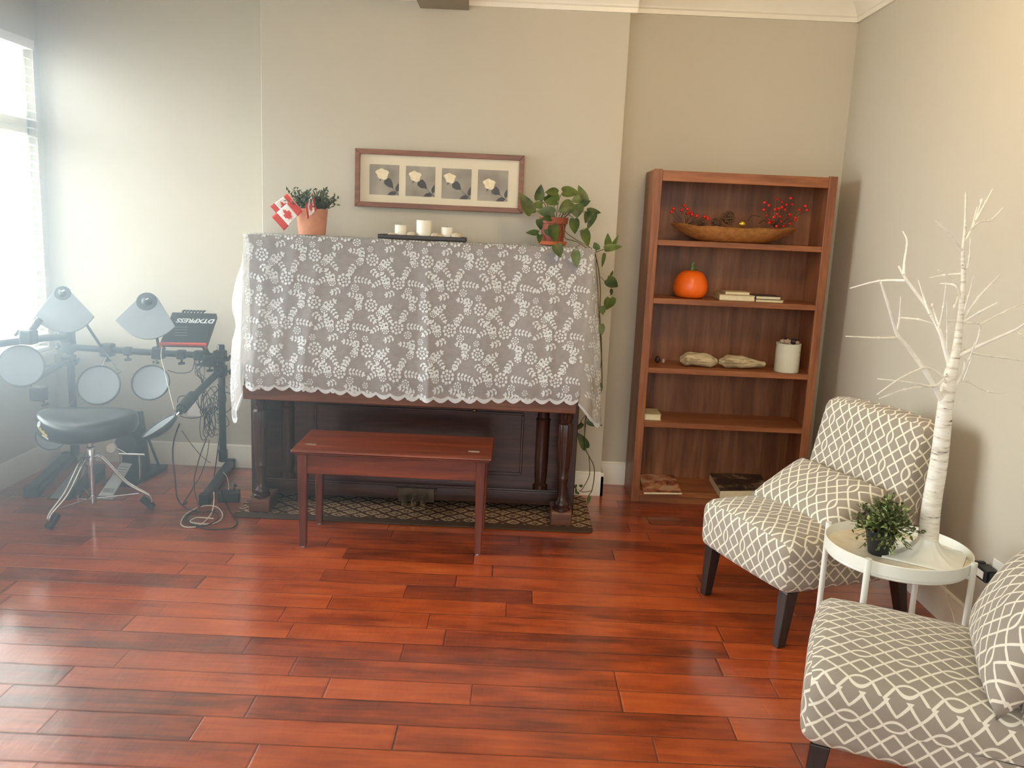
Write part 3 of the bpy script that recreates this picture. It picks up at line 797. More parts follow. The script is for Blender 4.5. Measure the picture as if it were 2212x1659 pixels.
for k, (a, c, fl_, sc) in enumerate(roses):
    A, C_ = P(*a, y=yp), P(*c, y=yp); F_ = P(*fl_, y=yp)
    z1, z0 = A.z, A.z - (C_.x - A.x) * 1.0; cxm = (A.x + C_.x) / 2
    b = B(); box(b, A.x, C_.x, yp - .0008, yp + .0005, z0, z1); ph = obj('rose_photo', b, 'photo', fr)
    b = B(); rr_ = random.Random(k)
    for i in range(11):
        an = i * 2.4; r_ = .004 + .0013 * i
        r_ *= 1.35; c2 = Vector((F_.x + r_ * cos(an), yp - .0022 - .0001 * (11 - i), F_.z + r_ * sin(an) * .95))
        pts = [(c2.x + .0175 * sc * cos(q * pi / 4) * (1 + .15 * cos(3 * q)), c2.z + .015 * sc * sin(q * pi / 4)) for q in range(8)]
        prism(b, pts, 'y', c2.y, c2.y + .0006)
    obj('rose', b, 'rose', ph)
    b = B()
    def lf(x, z, ang, L, w):
        pts = [(x + (u * cos(ang) - v * sin(ang)), z + (u * sin(ang) + v * cos(ang))) for u, v in ((0, 0), (L * .3, w * .5), (L * .65, w * .42), (L, 0), (L * .65, -w * .42), (L * .3, -w * .5))]
        pts = [(max(A.x, min(C_.x, p)), max(z0, min(z1, q))) for p, q in pts]
        prism(b, pts, 'y', yp - .0018, yp - .001)
    ex, ez = C_.x - .012, z0 + .018
    lf(F_.x + .012, F_.z - .022, math.atan2(ez - F_.z + .022, ex - F_.x - .012), .066 * (1.1 - .06 * k), .044)
    lf(ex + .002, ez - .004, pi - .1 + .35, .056, .030); lf(ex, ez, 1.25, .054, .028); lf(F_.x - .004, F_.z - .014, -1.9, .03, .008)
    prism(b, [(F_.x, F_.z - .01), (F_.x + .002, F_.z - .01), (C_.x - .001, z0 + .004), (C_.x - .004, z0 + .003)], 'y', yp - .0016, yp - .001)
    obj('rose_leaves', b, 'rose_leaf', ph)
b = B(); box(b, f0 + fw, f1 - fw, YB - .034, YB - .032, g0 + fw, g1 - fw); obj('glass', b, 'pane', fr)

# ---------------------------------------------------------------- things on the piano top
TZ = TOPZ + .006
def pot(name, label, cat, c, r0, r1, h, mat, lip=None, group=None):
    t = thing(name, label, cat, c, group); b = B()
    prof = [(r0, c[2]), (r1, c[2] + h)] if not lip else [(r0, c[2]), (r1 * .96, c[2] + h - lip), (r1 * 1.05, c[2] + h - lip + .002), (r1 * 1.08, c[2] + h)]
    prof += [(r1 * .92, c[2] + h), (r1 * .90, c[2] + h - .02), (.002, c[2] + h - .02)]
    lathe(b, prof, (c[0], c[1], 0), 32); obj('pot', b, mat, t, smooth=40)
    b = B(); lathe(b, [(.002, c[2] + h - .019), (r1 * .90, c[2] + h - .018), (r1 * .6, c[2] + h - .010), (.002, c[2] + h - .008)], (c[0], c[1], 0), 20, cap=False); obj('soil', b, 'soil', t, smooth=180)
    return t
YPL = 4.62
c0 = P(674, 509, y=YPL); s_px = YPL / F_PX * 1.02
c0 = Vector((c0.x, YPL, TZ))
tp = pot('flag_planter', 'terracotta pot of small leaved greenery with red and white flags stuck in', 'plant', c0, .070, .083, .135, 'terracotta')
b = B(); rp = random.Random(3)
for k in range(115):
    a = rp.uniform(0, 2 * pi); r_ = rp.uniform(0, .06); base_ = c0 + Vector((r_ * cos(a), r_ * sin(a), .125))
    el = rp.uniform(.35, 1.45); L = rp.uniform(.06, .125); a2 = a + rp.uniform(-.5, .5)
    d = Vector((cos(a2) * cos(el), sin(a2) * cos(el), sin(el)))
    pts = [base_, base_ + d * L * .5, base_ + d * L + Vector((0, 0, .008))]; tube(b, pts, .0012, 5, mi=1)
    for i in range(7):
        q = base_ + d * (L * (.25 + .75 * i / 6)); dd = Vector((rp.uniform(-1, 1), rp.uniform(-1, 1), rp.uniform(-.1, 1))).normalized()
        leaf(b, q, q + (dd + d * .6).normalized() * .023, .013, Vector((rp.uniform(-1, 1), rp.uniform(-1, 1), 1)), 0, .1, .1, 3)
obj('foliage', b, ['boxwood', 'vine'], tp, normals=False)

MAPLE = [(0, -.50), (.035, -.30), (.25, -.34), (.20, -.24), (.43, -.05), (.36, -.01), (.42, .16), (.29, .13), (.26, .20), (.12, .06), (.17, .36), (.09, .30), (0, .50), (-.09, .30), (-.17, .36), (-.12, .06), (-.26, .20), (-.29, .13), (-.42, .16), (-.36, -.01), (-.43, -.05), (-.20, -.24), (-.25, -.34), (-.035, -.30)]
def flag(name, label, ht, hb, ft, fb, stick_end, wav, fold=None):
    """hoist top/bottom and fly top/bottom are world points; three parts: red bars, white field, maple leaf"""
    ht, hb, ft, fb = map(Vector, (ht, hb, ft, fb))
    t = thing(name, label, 'flag', stick_end, 'paper flags in the terracotta pot')
    n = (ft - ht).cross(hb - ht).normalized()
    if n.y > 0: n = -n
    def S(u, v, lift=0):
        p = ht.lerp(ft, u).lerp(hb.lerp(fb, u), v)
        return p + n * (wav * sin(u * 5.2 + v * .8) + lift)
    def patch(bm_, u0, u1, v0, v1, k=10):
        g = [[bm_.verts.new(S(u0 + (u1 - u0) * i / k, v0 + (v1 - v0) * j / k)) for i in range(k + 1)] for j in range(k + 1)]
        for j in range(k):
            for i in range(k): bm_.faces.new((g[j][i], g[j][i + 1], g[j + 1][i + 1], g[j + 1][i])).smooth = True
    for u0, u1 in ((0, .25), (.75, 1)):
        b = B(); patch(b, u0, u1, 0, 1); o = obj('red_bar', b, 'flag_red', t, normals=False); md = o.modifiers.new('thick', 'SOLIDIFY'); md.thickness = .0008
    b = B(); patch(b, .25, .75, 0, 1); o = obj('white_field', b, 'flag_white', t, normals=False); md = o.modifiers.new('thick', 'SOLIDIFY'); md.thickness = .0008
    b = B(); c_ = bmesh.ops
    vs = [b.verts.new(S(.5 + x * .36, .5 - y * .84, .0016)) for x, y in MAPLE]; ctr = b.verts.new(S(.5, .5, .0016))
    for i in range(len(vs)): b.faces.new((vs[i], vs[(i + 1) % len(vs)], ctr))
    o = obj('maple_leaf', b, 'flag_red', t, normals=False); md = o.modifiers.new('thick', 'SOLIDIFY'); md.thickness = .0008
    b = B(); tube(b, [Vector(stick_end), hb, ht + (ht - hb).normalized() * .01], .002, 8); obj('stick', b, 'stick', t, smooth=60)
    return t
yf = YPL - .085
flag('paper_flag', 'front red and white maple leaf flag leaning left out of the terracotta pot', P(631.4, 429.8, y=yf), P(654, 456.9, y=yf), P(586.2, 468.7, y=yf), P(613.3, 498, y=yf), P(667, 474, y=YPL - .055), .004)
y2 = YPL - .055
flag('paper_flag', 'maple leaf flag mostly hidden behind the front flag beside the terracotta pot', P(621, 417, y=y2), P(645, 447, y=y2), P(584, 446, y=y2), P(609, 474, y=y2), P(664, 470, y=YPL - .03), -.004)
y3 = YPL - .092
flag('paper_flag', 'drooping folded maple leaf flag hanging before the greenery of the terracotta pot', P(676, 417, y=y3 + .02), P(683, 452, y=y3 + .02), P(661, 440, y=y3 - .01), P(665, 474, y=y3 - .004), P(686, 463, y=YPL - .045), .010)

# candle tray
cty = 4.55
A, C_ = P(820, 515, y=cty), P(1007, 522, y=cty)
tx0, tx1 = A.x, C_.x
ct = thing('candle_tray', 'long black tray holding three cream candles and pebbles on piano top', 'tray', ((tx0 + tx1) / 2, cty, TZ - .002))
b = B(); box(b, tx0, tx1, cty - .065, cty + .065, TZ - .002, TZ + .010); obj('base', b, 'dark_tray', ct, bevel=.003)
b = B()
for q in ((tx0, tx1, cty - .067, cty - .058), (tx0, tx1, cty + .058, cty + .067), (tx0, tx0 + .009, cty - .06, cty + .06), (tx1 - .009, tx1, cty - .06, cty + .06)): box(b, q[0], q[1], q[2], q[3], TZ + .002, TZ + .022)
obj('rim', b, 'dark_tray', ct, bevel=.003)
for px, top, r_, lab in ((866, 486, .031, 'short cream pillar candle at the left on the black tray'), (916.5, 476, .040, 'tall thick cream pillar candle in the middle of the black tray'), (966, 491, .031, 'short cream pillar candle at the right on the black tray')):
    q = P(px, top, y=cty); cnd = thing('pillar_candle', lab, 'candle', (q.x, cty, TZ + .010), 'candles on the black tray')
    b = B(); lathe(b, [(r_ * .97, TZ + .010), (r_, TZ + .014), (r_, q.z - .003), (r_ * .96, q.z), (r_ * .6, q.z - .004), (.002, q.z - .005)], (q.x, cty, 0), 32); obj('wax', b, 'candle', cnd, smooth=40)
    b = B(); tube(b, [(q.x, cty, q.z - .006), (q.x + .001, cty, q.z + .004)], .0014, 6); obj('wick', b, 'dark_tray', cnd)
for px, py, r_, lab in ((845, 505, .012, 'small tan pebble at the far left end of the candle tray'), (850, 511, .012, 'pale pebble against the left candle on its outer side'), (875, 511, .009, 'tiny pebble right of the left candle on the tray'), (889, 509, .017, 'round tan pebble between left and middle candle'), (940, 515, .017, 'flat tan pebble just right of the middle candle'), (951, 512, .014, 'smaller pebble leaning at the right candle from the left'), (986, 513, .020, 'largest cream pebble right of the right candle')):
    r_ *= 1.25; b = B(); q = P(px, py, y=cty - .03); zz = TZ + .010 + r_ * .7
    vs = ball(b, (q.x, cty - .032, zz), r_, 2, (1.15, .9, .72))
    o = obj('pebble', b, 'pebble', loc=(q.x, cty - .032, TZ + .010), smooth=180); tag(o, lab, 'pebble', 'pebbles on the candle tray')

# pothos
YV = 4.62
c1 = P(1193, 529, y=YV); c1 = Vector((c1.x, YV, TZ + .012))
pt = thing('trailing_pothos', 'potted pothos with heart shaped leaves trailing down right side of piano', 'plant', (c1.x, YV, TZ))
b = B(); lathe(b, [(.058, TZ), (.072, TZ + .004), (.078, TZ + .022), (.073, TZ + .022), (.066, TZ + .010), (.002, TZ + .010)], (c1.x, YV, 0), 32); obj('saucer', b, 'saucer', pt, smooth=40)
ph_ = .135
b = B(); z = c1.z
lathe(b, [(.056, z), (.068, z + ph_ - .035), (.075, z + ph_ - .033), (.079, z + ph_), (.070, z + ph_), (.068, z + ph_ - .025), (.002, z + ph_ - .025)], (c1.x, YV, 0), 32); obj('pot', b, 'plastic_terracotta', pt, smooth=40)
b = B(); lathe(b, [(.002, z + ph_ - .024), (.068, z + ph_ - .022), (.002, z + ph_ - .012)], (c1.x, YV, 0), 20, cap=False); obj('soil', b, 'soil', pt, smooth=180)
def q7(x, y): return 1100 + x / 6.912, 380 + y / 6.912
def q8(x, y): return 1240 + x / 5.529, 460 + y / 5.529
def q9(x, y): return 1220 + x / 7.543, 880 + y / 7.543
LV = [(q7, 440, 360, 480, 125, 130, .02), (q7, 725, 262, 540, 235, 150, -.02), (q7, 720, 385, 520, 370, 165, -.05), (q7, 335, 560, 160, 240, 170, -.03), (q7, 490, 440, 335, 430, 110, .0),
      (q7, 670, 560, 415, 520, 160, -.06), (q7, 800, 245, 1055, 240, 165, .0), (q7, 1130, 405, 1040, 128, 130, .03), (q7, 1060, 330, 925, 385, 110, -.02), (q7, 1090, 425, 1212, 370, 95, .02),
      (q7, 925, 430, 735, 530, 175, -.06), (q7, 1000, 430, 1015, 625, 190, -.03), (q7, 1165, 530, 1378, 540, 105, .02), (q7, 1185, 560, 1140, 705, 115, .0), (q7, 1285, 570, 1150, 812, 90, .01),
      (q7, 970, 640, 980, 875, 135, -.05), (q7, 1110, 808, 1195, 1058, 135, -.05), (q7, 435, 852, 243, 840, 85, -.03), (q7, 440, 650, 480, 810, 95, -.05), (q7, 640, 735, 700, 1000, 160, -.10),
      (q7, 700, 1030, 772, 1218, 150, -.28), (q7, 985, 1125, 1015, 1370, 125, -.28), (q7, 1320, 1105, 1265, 985, 95, -.10), (q7, 1480, 1062, 1470, 858, 98, -.05), (q7, 1525, 1075, 1640, 885, 60, -.04),
      (q7, 1425, 1092, 1692, 1040, 115, -.08), (q7, 1420, 1150, 1388, 1378, 52, -.08), (q7, 620, 640, 480, 640, 110, -.09), (q7, 560, 300, 640, 420, 140, .0), (q7, 460, 880, 450, 1000, 80, -.04), (q7, 560, 800, 600, 900, 100, -.08),
      (q8, 395, 790, 530, 888, 120, -.06), (q8, 440, 745, 465, 690, 34, -.06), (q8, 432, 1015, 395, 1165, 135, -.07), (q8, 335, 1115, 345, 1222, 78, -.08), (q8, 315, 1335, 335, 1460, 85, -.08), (q8, 440, 910, 455, 990, 40, -.06), (q8, 440, 1010, 510, 1040, 30, -.06),
      (q8, 300, 2040, 335, 2130, 60, -.06), (q9, 368, 220, 618, 295, 120, -.04), (q9, 292, 262, 176, 378, 70, -.05), (q9, 345, 668, 216, 405, 165, -.06), (q9, 190, 1300, 150, 1280, 70, -.03), (q9, 205, 1370, 170, 1400, 90, -.03), (q9, 262, 1262, 270, 1310, 55, -.03), (q9, 405, 1440, 370, 1590, 55, -.08)]
b = B(); rv = random.Random(5)
for f_, x0, y0, x1, y1, w, dy in LV:
    k = {q7: 6.912, q8: 5.529, q9: 7.543}[f_]; yy = YV + dy
    a = P(*f_(x0, y0), y=yy); c = P(*f_(x1, y1), y=yy - rv.uniform(-.02, .03))
    leaf(b, a, c, w / k * yy / F_PX * 1.15, Vector((rv.uniform(-.4, .4), -1, rv.uniform(.1, .8))), 0, .6, .10, 8)
for v_ in (): pass
obj('leaves', b, 'pothos', pt, normals=False)
b = B()
def vine(pts, r): tube(b, smooth_path([P(x, y, y=YV + d) for x, y, d in pts], 5), r, 6)
cz = P(1193, 455, y=YV)
for x, y, d in ((1166, 432, .02), (1200, 418, -.02), (1176, 436, -.03), (1148, 460, -.03), (1215, 415, 0), (1263, 438, .02), (1253, 430, -.02), (1233, 442, -.05), (1245, 443, -.03), (1268, 457, .02), (1270, 461, 0), (1240, 472, -.05), (1163, 503, -.03)):
    vine([(1195 + (x - 1195) * .3, 472, d * .5), (1195 + (x - 1195) * .6, (y + 460) / 2 - 4, d * .8), (x, y, d)], .0018)
vine([(1212, 470, -.05), (1219, 500, -.075), (1222, 515, -.08), (1245, 522, -.10), (1268, 536, -.16), (1283, 547, -.10), (1289, 562, -.07), (1294, 590, -.07), (1297, 625, -.07), (1296, 660, -.07), (1294, 690, -.06), (1297, 730, -.05), (1300, 790, -.05), (1297, 850, -.05), (1268, 893, -.06), (1263, 930, -.06), (1265, 968, -.06), (1272, 985, -.06)], .0028)
vine([(1214, 468, -.04), (1220, 498, -.07), (1240, 515, -.08), (1270, 532, -.15), (1286, 548, -.09), (1288, 580, -.06), (1291, 620, -.06), (1293, 665, -.06), (1297, 700, -.05), (1298, 790, -.05), (1270, 890, -.05), (1265, 920, -.05), (1263, 945, -.05)], .0022)
vine([(1272, 985, -.06), (1282, 1005, -.05), (1284, 1025, -.04), (1279, 1058, -.03), (1273, 1068, -.05), (1268, 1078, -.08)], .0026)
vine([(1272, 985, -.06), (1274, 1010, -.05), (1272, 1030, -.04), (1258, 1056, -.03), (1252, 1060, -.03), (1262, 1063, -.03), (1278, 1060, -.03)], .0022)
vine([(1283, 547, -.10), (1300, 540, -.08), (1318, 535, -.06)], .0022); vine([(1297, 598, -.07), (1310, 612, -.06), (1320, 624, -.06), (1318, 640, -.07)], .0018); vine([(1268, 895, -.06), (1258, 905, -.05), (1246, 930, -.05)], .0018)
vine([(1251, 500, -.05), (1262, 494, -.05)], .0016); vine([(1237, 545, -.28), (1240, 538, -.2), (1252, 528, -.1)], .0018); vine([(1203, 527, -.26), (1205, 522, -.15), (1210, 500, -.08)], .0018)
obj('vines', b, 'vine', pt, smooth=60)

# ---------------------------------------------------------------- bookcase and what stands on it
KX0, KX1, KY0, KY1, KH = .703, 1.692, 4.75, 5.066, 1.872
bc = thing('bookcase', 'tall open brown wooden bookcase with five shelves in the right corner', 'bookcase', ((KX0 + KX1) / 2, 4.9, 0))
for x0, x1 in ((KX0, KX0 + .022), (KX1 - .022, KX1)):
    b = B(); box(b, x0, x1, KY0 + .02, KY1, 0, KH); obj('side_panel', b, 'case_v', bc, bevel=.003)
for x0, x1 in ((KX0, KX0 + .046), (KX1 - .046, KX1)):
    b = B(); box(b, x0, x1, KY0, KY0 + .021, 0, KH + .002); obj('stile', b, 'case_v', bc, bevel=.003)
b = B(); box(b, KX0 + .046, KX1 - .046, KY0 + .001, KY0 + .020, 1.812, KH - .004); box(b, KX0 + .022, KX1 - .022, KY0 + .02, KY1 - .008, 1.842, KH - .006); obj('top_board', b, 'case', bc, bevel=.003)
b = B(); box(b, KX0 + .02, KX1 - .02, KY1 - .008, KY1, .02, KH - .02); obj('back_board', b, 'case_back', bc)
SH = [1.499, 1.180, .790, .478, .069]
for zt in SH:
    b = B(); box(b, KX0 + .022, KX1 - .022, KY0 + .006, KY1 - .008, zt - .026, zt)
    box(b, KX0 + .046, KX1 - .046, KY0 + .002, KY0 + .008, zt - .030, zt); obj('shelf', b, 'case', bc, bevel=.002)
b = B(); box(b, KX0 + .046, KX1 - .046, KY0 + .012, KY0 + .03, 0, .043); obj('plinth', b, 'case', bc)
SH = [s_ + .0008 for s_ in SH]

# top shelf: copper dough bowl with berries, cones, a gold ball
yb = 4.87
A, C_ = P(1447, 481, y=yb), P(1722, 489, y=yb); bxm = (A.x + C_.x) / 2; L2 = (C_.x - A.x) / 2
b = B(); n_u, n_v = 40, 12; z0 = SH[0]
def bowl(u, v, inner):
    """u around, v from the foot to the rim of a boat shaped bowl with pointed ends"""
    ca, sa = cos(u), sin(u)
    rx = L2 * (.45 + .55 * v ** .8); ry = .125 * (.40 + .60 * v ** .7) * (1 - .25 * abs(ca) ** 3)
    zz = z0 + .075 * v ** 1.25 * (1 + .18 * abs(ca) ** 2) + .004 * sin(u * 9) * v
    k = .93 if inner else 1.0
    return Vector((bxm + rx * k * (abs(ca) ** .9 * (1 if ca > 0 else -1)), yb + ry * k * sa, zz + (.006 if inner else 0)))
for inner in (0, 1):
    g = [[b.verts.new(bowl(2 * pi * i / n_u, j / n_v, inner)) for i in range(n_u)] for j in range(n_v + 1)]
    for j in range(n_v):
        for i in range(n_u): b.faces.new((g[j][i], g[j][(i + 1) % n_u], g[j + 1][(i + 1) % n_u], g[j + 1][i]))
    b.faces.new(g[0])
    if inner == 0: outer = g[-1]
    else:
        for i in range(n_u): b.faces.new((outer[i], outer[(i + 1) % n_u], g[-1][(i + 1) % n_u], g[-1][i]))
o = obj('dough_bowl', b, 'copper', loc=(bxm, yb, z0), smooth=60)
tag(o, 'long boat shaped coppery bowl of berries and cones on top shelf', 'bowl')
def sprig(label, stem, pts, r_, yy):
    t = thing('berry_sprig', label, 'berries', P(stem[0], stem[1], y=yy)); s0 = P(stem[0], stem[1], y=yy)
    b = B()
    for k, (x, y) in enumerate(pts):
        rng = random.Random(k); d = rng.uniform(-.06, .06); q = P(x, y, y=yy + d)
        m = s0.lerp(q, .55) + Vector((rng.uniform(-.012, .012), 0, -.006)); tube(b, smooth_path([s0, m, q], 4), .0011, 5)
    obj('twig', b, 'twig', t)
    first = None
    for k, (x, y) in enumerate(pts):
        rng = random.Random(k); d = rng.uniform(-.06, .06); q = P(x, y, y=yy + d)
        if first is None:
            bb = B(); ball(bb, t.location, r_, 2); first = obj('berry', bb, 'berry', t, smooth=180); o = first
        else:
            o = first.copy(); COL.objects.link(o); o.parent = t
        o.location = q - t.location
def q1(x, y): return (1420 + x / 6.32, 410 + y / 6.317)
sprig('spray of red berries rising from right end of the bowl', (1672, 490), [q1(*p) for p in ((1635, 125), (1820, 115), (1703, 163), (1462, 175), (1522, 213), (1760, 203), (1838, 200), (1450, 272), (1605, 268), (1655, 255), (1742, 270), (1700, 235), (1937, 275), (2040, 277), (2020, 222), (1487, 352), (1632, 330), (1672, 365), (1588, 372), (1808, 340), (1798, 376), (1886, 383), (1872, 412), (1533, 415), (1568, 443), (1528, 452), (1688, 432), (1805, 463), (1628, 497), (1720, 493))], .0085, yb)
sprig('small cluster of red berries at left end of the bowl', (1480, 485), [q1(*p) for p in ((365, 215), (405, 262), (330, 277), (218, 255), (190, 300), (412, 322), (448, 305), (470, 340), (535, 358), (637, 366), (682, 380), (690, 400))], .0095, yb)
def pine_cone(c, r_, label, tilt):
    b = B(); rng = random.Random(int(c[0] * 1000)); M = Matrix.Translation(Vector(c)) @ Matrix.Rotation(tilt, 4, 'Y')
    lathe(b, [(.002, -r_), (r_ * .5, -r_ * .7), (r_ * .6, 0), (r_ * .35, r_ * .8), (.002, r_ * 1.1)], (0, 0, 0), 12, M=M)
    for k in range(70):
        a = k * 2.4; h = -1 + 2 * k / 70; rr = r_ * (1 - .35 * h - .35 * h * h); p = Vector((rr * .6 * cos(a), rr * .6 * sin(a), h * r_))
        tip = Vector((rr * 1.1 * cos(a), rr * 1.1 * sin(a), h * r_ + r_ * .22)); s = tip - p
        w = Vector((-sin(a), cos(a), 0)) * r_ * .2; n_ = s.cross(w).normalized() * r_ * .06
        q = [M @ v for v in (p + w * .5, tip + w, tip + s * .15, tip - w, p - w * .5)]; t2 = [v + (M.to_3x3() @ n_) for v in q]
        va = [b.verts.new(v) for v in q]; vb = [b.verts.new(v) for v in t2]
        b.faces.new(va); b.faces.new(vb[::-1])
        for i in range(5): b.faces.new((va[i], va[(i + 1) % 5], vb[(i + 1) % 5], vb[i]))
    o = obj('pine_cone', b, 'cone', loc=c); tag(o, label, 'pine cone', 'pine cones in the bowl')
for px, py, r_, lb, ti in ((1572, 470, .034, 'big brown pine cone in the middle of the bowl', .5), (1548, 482, .026, 'smaller brown pine cone left of the big one in the bowl', -1.0), (1514, 482, .022, 'small pine cone under the left berries in the bowl', 1.2)):
    q = P(px, py, y=yb); pine_cone((q.x, yb, q.z), r_, lb, ti)
b = B(); q = P(1603, 484, y=yb - .03); ball(b, (q.x, yb - .03, q.z), .0215, 3); o = obj('gold_ball', b, 'gold', loc=(q.x, yb - .03, q.z - .02), smooth=180); tag(o, 'shiny gold ball ornament lying among cones in the bowl', 'ornament')
b = B(); tube(b, smooth_path([P(1614, 478, y=yb), P(1622, 468, y=yb), P(1630, 466, y=yb), P(1642, 468, y=yb)], 5), .0022, 6); tube(b, smooth_path([P(1640, 483, y=yb - .03), P(1650, 476, y=yb - .03), P(1655, 480, y=yb - .03)], 4), .003, 6)
o = obj('dried_twig', b, 'twig', loc=P(1614, 478, y=yb), smooth=60); tag(o, 'thin bent dried twig beside the gold ball in the bowl', 'twig')

# second shelf: pumpkin and books
yp2 = 4.885; A = P(1492, 612, y=yp2); z0 = SH[1]; rx = (P(1530, 612, y=yp2).x - P(1457, 612, y=yp2).x) / 2; zt = P(1492, 583, y=yp2).z
pk = thing('pumpkin', 'glossy orange pumpkin with curled green stem on second shelf', 'pumpkin', (A.x, yp2, z0))
b = B(); hh = zt - z0
prof = [(.02, z0 + .002)] + [(rx * sin(min(pi, .50 + (pi - .55) * k / 14)) ** .62, z0 + hh * (1 - cos(pi * (k + .6) / 15.2)) / 2) for k in range(15)] + [(.012, z0 + hh * .93)]
lathe(b, prof, (A.x, yp2, 0), 48, wave=lambda a, k: 1 + .006 * cos(8 * a)); obj('body', b, 'pumpkin', pk, smooth=180)
b = B(); tube(b, smooth_path([(A.x, yp2, z0 + hh * .90), (A.x + .002, yp2, z0 + hh + .016), (A.x + .001, yp2, z0 + hh + .034), (A.x + .010, yp2, z0 + hh + .042)], 5), [.013, .009, .008, .009], 10); obj('stem', b, 'green_stem', pk, smooth=60)
b = B(); tube(b, smooth_path([(A.x + .005, yp2, z0 + hh + .012), (A.x + .035, yp2 - .01, z0 + hh + .014), (A.x + .058, yp2 - .01, z0 + hh - .002)], 5), .0017, 6); obj('tendril', b, 'green_stem', pk)

def book(name, label, x0, x1, y0, y1, z0, z1, cover='cream_cover', spine='left', group='books on the second shelf'):
    t = thing(name, label, 'book', ((x0 + x1) / 2, (y0 + y1) / 2, z0), group); c = .003
    b = B(); box(b, x0 + .004, x1 - .004, y0 + .004, y1 - .003, z0 + c, z1 - c); obj('pages', b, 'paper', t)
    b = B(); box(b, x0, x1, y0, y1, z0, z0 + c); box(b, x0, x1, y0, y1, z1 - c, z1)
    if spine == 'left': box(b, x0, x0 + c, y0, y1, z0, z1)
    elif spine == 'back': box(b, x0, x1, y1 - c, y1, z0, z1)
    else: box(b, x1 - c, x1, y0, y1, z0, z1)
    obj('cover', b, cover, t, bevel=.001); return t
z0 = SH[1]; yk = 4.80
A, C_ = P(1554, 640, y=yk), P(1632, 640, y=yk)
book('book', 'thick cream paged book under a thin book on second shelf', A.x, C_.x, yk, yk + .15, z0, z0 + .032)
A2, C2 = P(1567, 632, y=yk + .02), P(1621, 632, y=yk + .02)
book('book', 'small thin book lying on top of the thick one beside the pumpkin', A2.x, C2.x, yk + .02, yk + .13, z0 + .0325, z0 + .049)
A3, C3 = P(1634, 640, y=yk - .01), P(1694, 640, y=yk - .01)
book('book', 'thin bottom book of the right pair on second shelf', A3.x, C3.x, yk - .01, yk + .15, z0, z0 + .014)
book('book', 'white paged book on top of the right pair on second shelf', A3.x, C3.x - .012, yk, yk + .15, z0 + .0145, z0 + .034, 'dark_cover')

# third shelf: driftwood, can of shells, little stones
def drift(label, x0, x1, y, z0, h, seed, taper):
    b = B(); rng = random.Random(seed); n = 22; rings = []
    for i in range(n + 1):
        t = i / n; w = h * (.35 + .65 * min(1, t * 6) * min(1, (1 - t) * taper + .12)); ring = []
        for k in range(14):
            a = 2 * pi * k / 14; r_ = w / 2 * (1 + .22 * noise.noise(Vector((cos(a) * 2, sin(a) * 2, seed + t * 4))) + .10 * noise.noise(Vector((cos(a) * 6, sin(a) * 6, seed + t * 1.5))))
            ring.append(b.verts.new((x0 + (x1 - x0) * t, y + 1.25 * r_ * cos(a), z0 + h * .5 + (h * .06 * sin(t * 5)) + r_ * sin(a))))
        rings.append(ring)
    for i in range(n):
        for k in range(14): b.faces.new((rings[i][k], rings[i][(k + 1) % 14], rings[i + 1][(k + 1) % 14], rings[i + 1][k]))
    b.faces.new(rings[0][::-1]); b.faces.new(rings[-1])
    lo = min(v.co.z for v in b.verts); bmesh.ops.translate(b, verts=b.verts, vec=(0, 0, z0 - lo))
    o = obj('driftwood', b, 'drift', loc=((x0 + x1) / 2, y, z0), smooth=50); tag(o, label, 'driftwood', 'driftwood on the third shelf')
z0 = SH[2]; yd = 4.86
A, C_ = P(1468, 775, y=yd), P(1549, 775, y=yd); drift('chunky blunt ended driftwood piece, left one on third shelf', A.x, C_.x, yd, z0, .076, 2, 5)
A, C_ = P(1552, 780, y=yd), P(1652, 785, y=yd); drift('longer tapering driftwood piece, right one on third shelf', A.x, C_.x, yd, z0, .070, 9, 1.6)
yc = 4.83; A, C_ = P(1675, 770, y=yc), P(1727, 772, y=yc); cr = (C_.x - A.x) / 2; cxx = (A.x + C_.x) / 2; ch = P(1700, 738, y=yc).z - z0 - .008
cn = thing('shell_can', 'cream enamel can filled with shells on third shelf', 'can', (cxx, yc, z0))
b = B(); lathe(b, [(cr * .97, z0), (cr, z0 + .004), (cr, z0 + ch - .004), (cr * 1.03, z0 + ch - .002), (cr * 1.03, z0 + ch), (cr * .95, z0 + ch), (cr * .94, z0 + ch - .03), (.002, z0 + ch - .03)], (cxx, yc, 0), 36); obj('can', b, 'can', cn, smooth=40)
b = B()
rs = random.Random(4)
for k in range(11):
    a = 1.75 * pi + rs.uniform(-.28, .28); zz = z0 + .022 + k * .0095; w = rs.uniform(.006, .02)
    for i in range(2):
        a0 = a + i * .12; v = [b.verts.new((cxx + cr * 1.004 * cos(a0 + d / cr), yc + cr * 1.004 * sin(a0 + d / cr), zz + e)) for d, e in ((0, 0), (w * .5, 0), (w * .5, .004), (0, .004))]; b.faces.new(v)
obj('worn_print', b, 'drift', cn)
for k, (dx, dy, r_, m, lb) in enumerate(((-.012, -.012, .019, 'shell', 'round pale shell sticking up in middle of the can'), (.026, 0, .022, 'dark_shell', 'dark shell at right side inside the can'), (-.036, .0, .016, 'shell', 'small shell at left rim inside the can'), (.042, -.014, .011, 'shell', 'tiny white shell at right rim of the can'), (-.008, .03, .02, 'dark_shell', 'dark shell at the back inside the can'))):
    b = B(); vs = ball(b, (cxx + dx, yc + dy, z0 + ch + .004 + r_ * .3), r_, 3, (1, .8, .8))
    for v in vs:
        a = math.atan2(v.co.z - z0 - ch, v.co.x - cxx - dx); v.co += (v.co - Vector((cxx + dx, yc + dy, z0 + ch))) * .10 * sin(a * 9)
    o = obj('sea_shell', b, m, loc=(cxx + dx, yc + dy, z0 + ch - .01), smooth=180); tag(o, lb, 'shell', 'shells in the can')
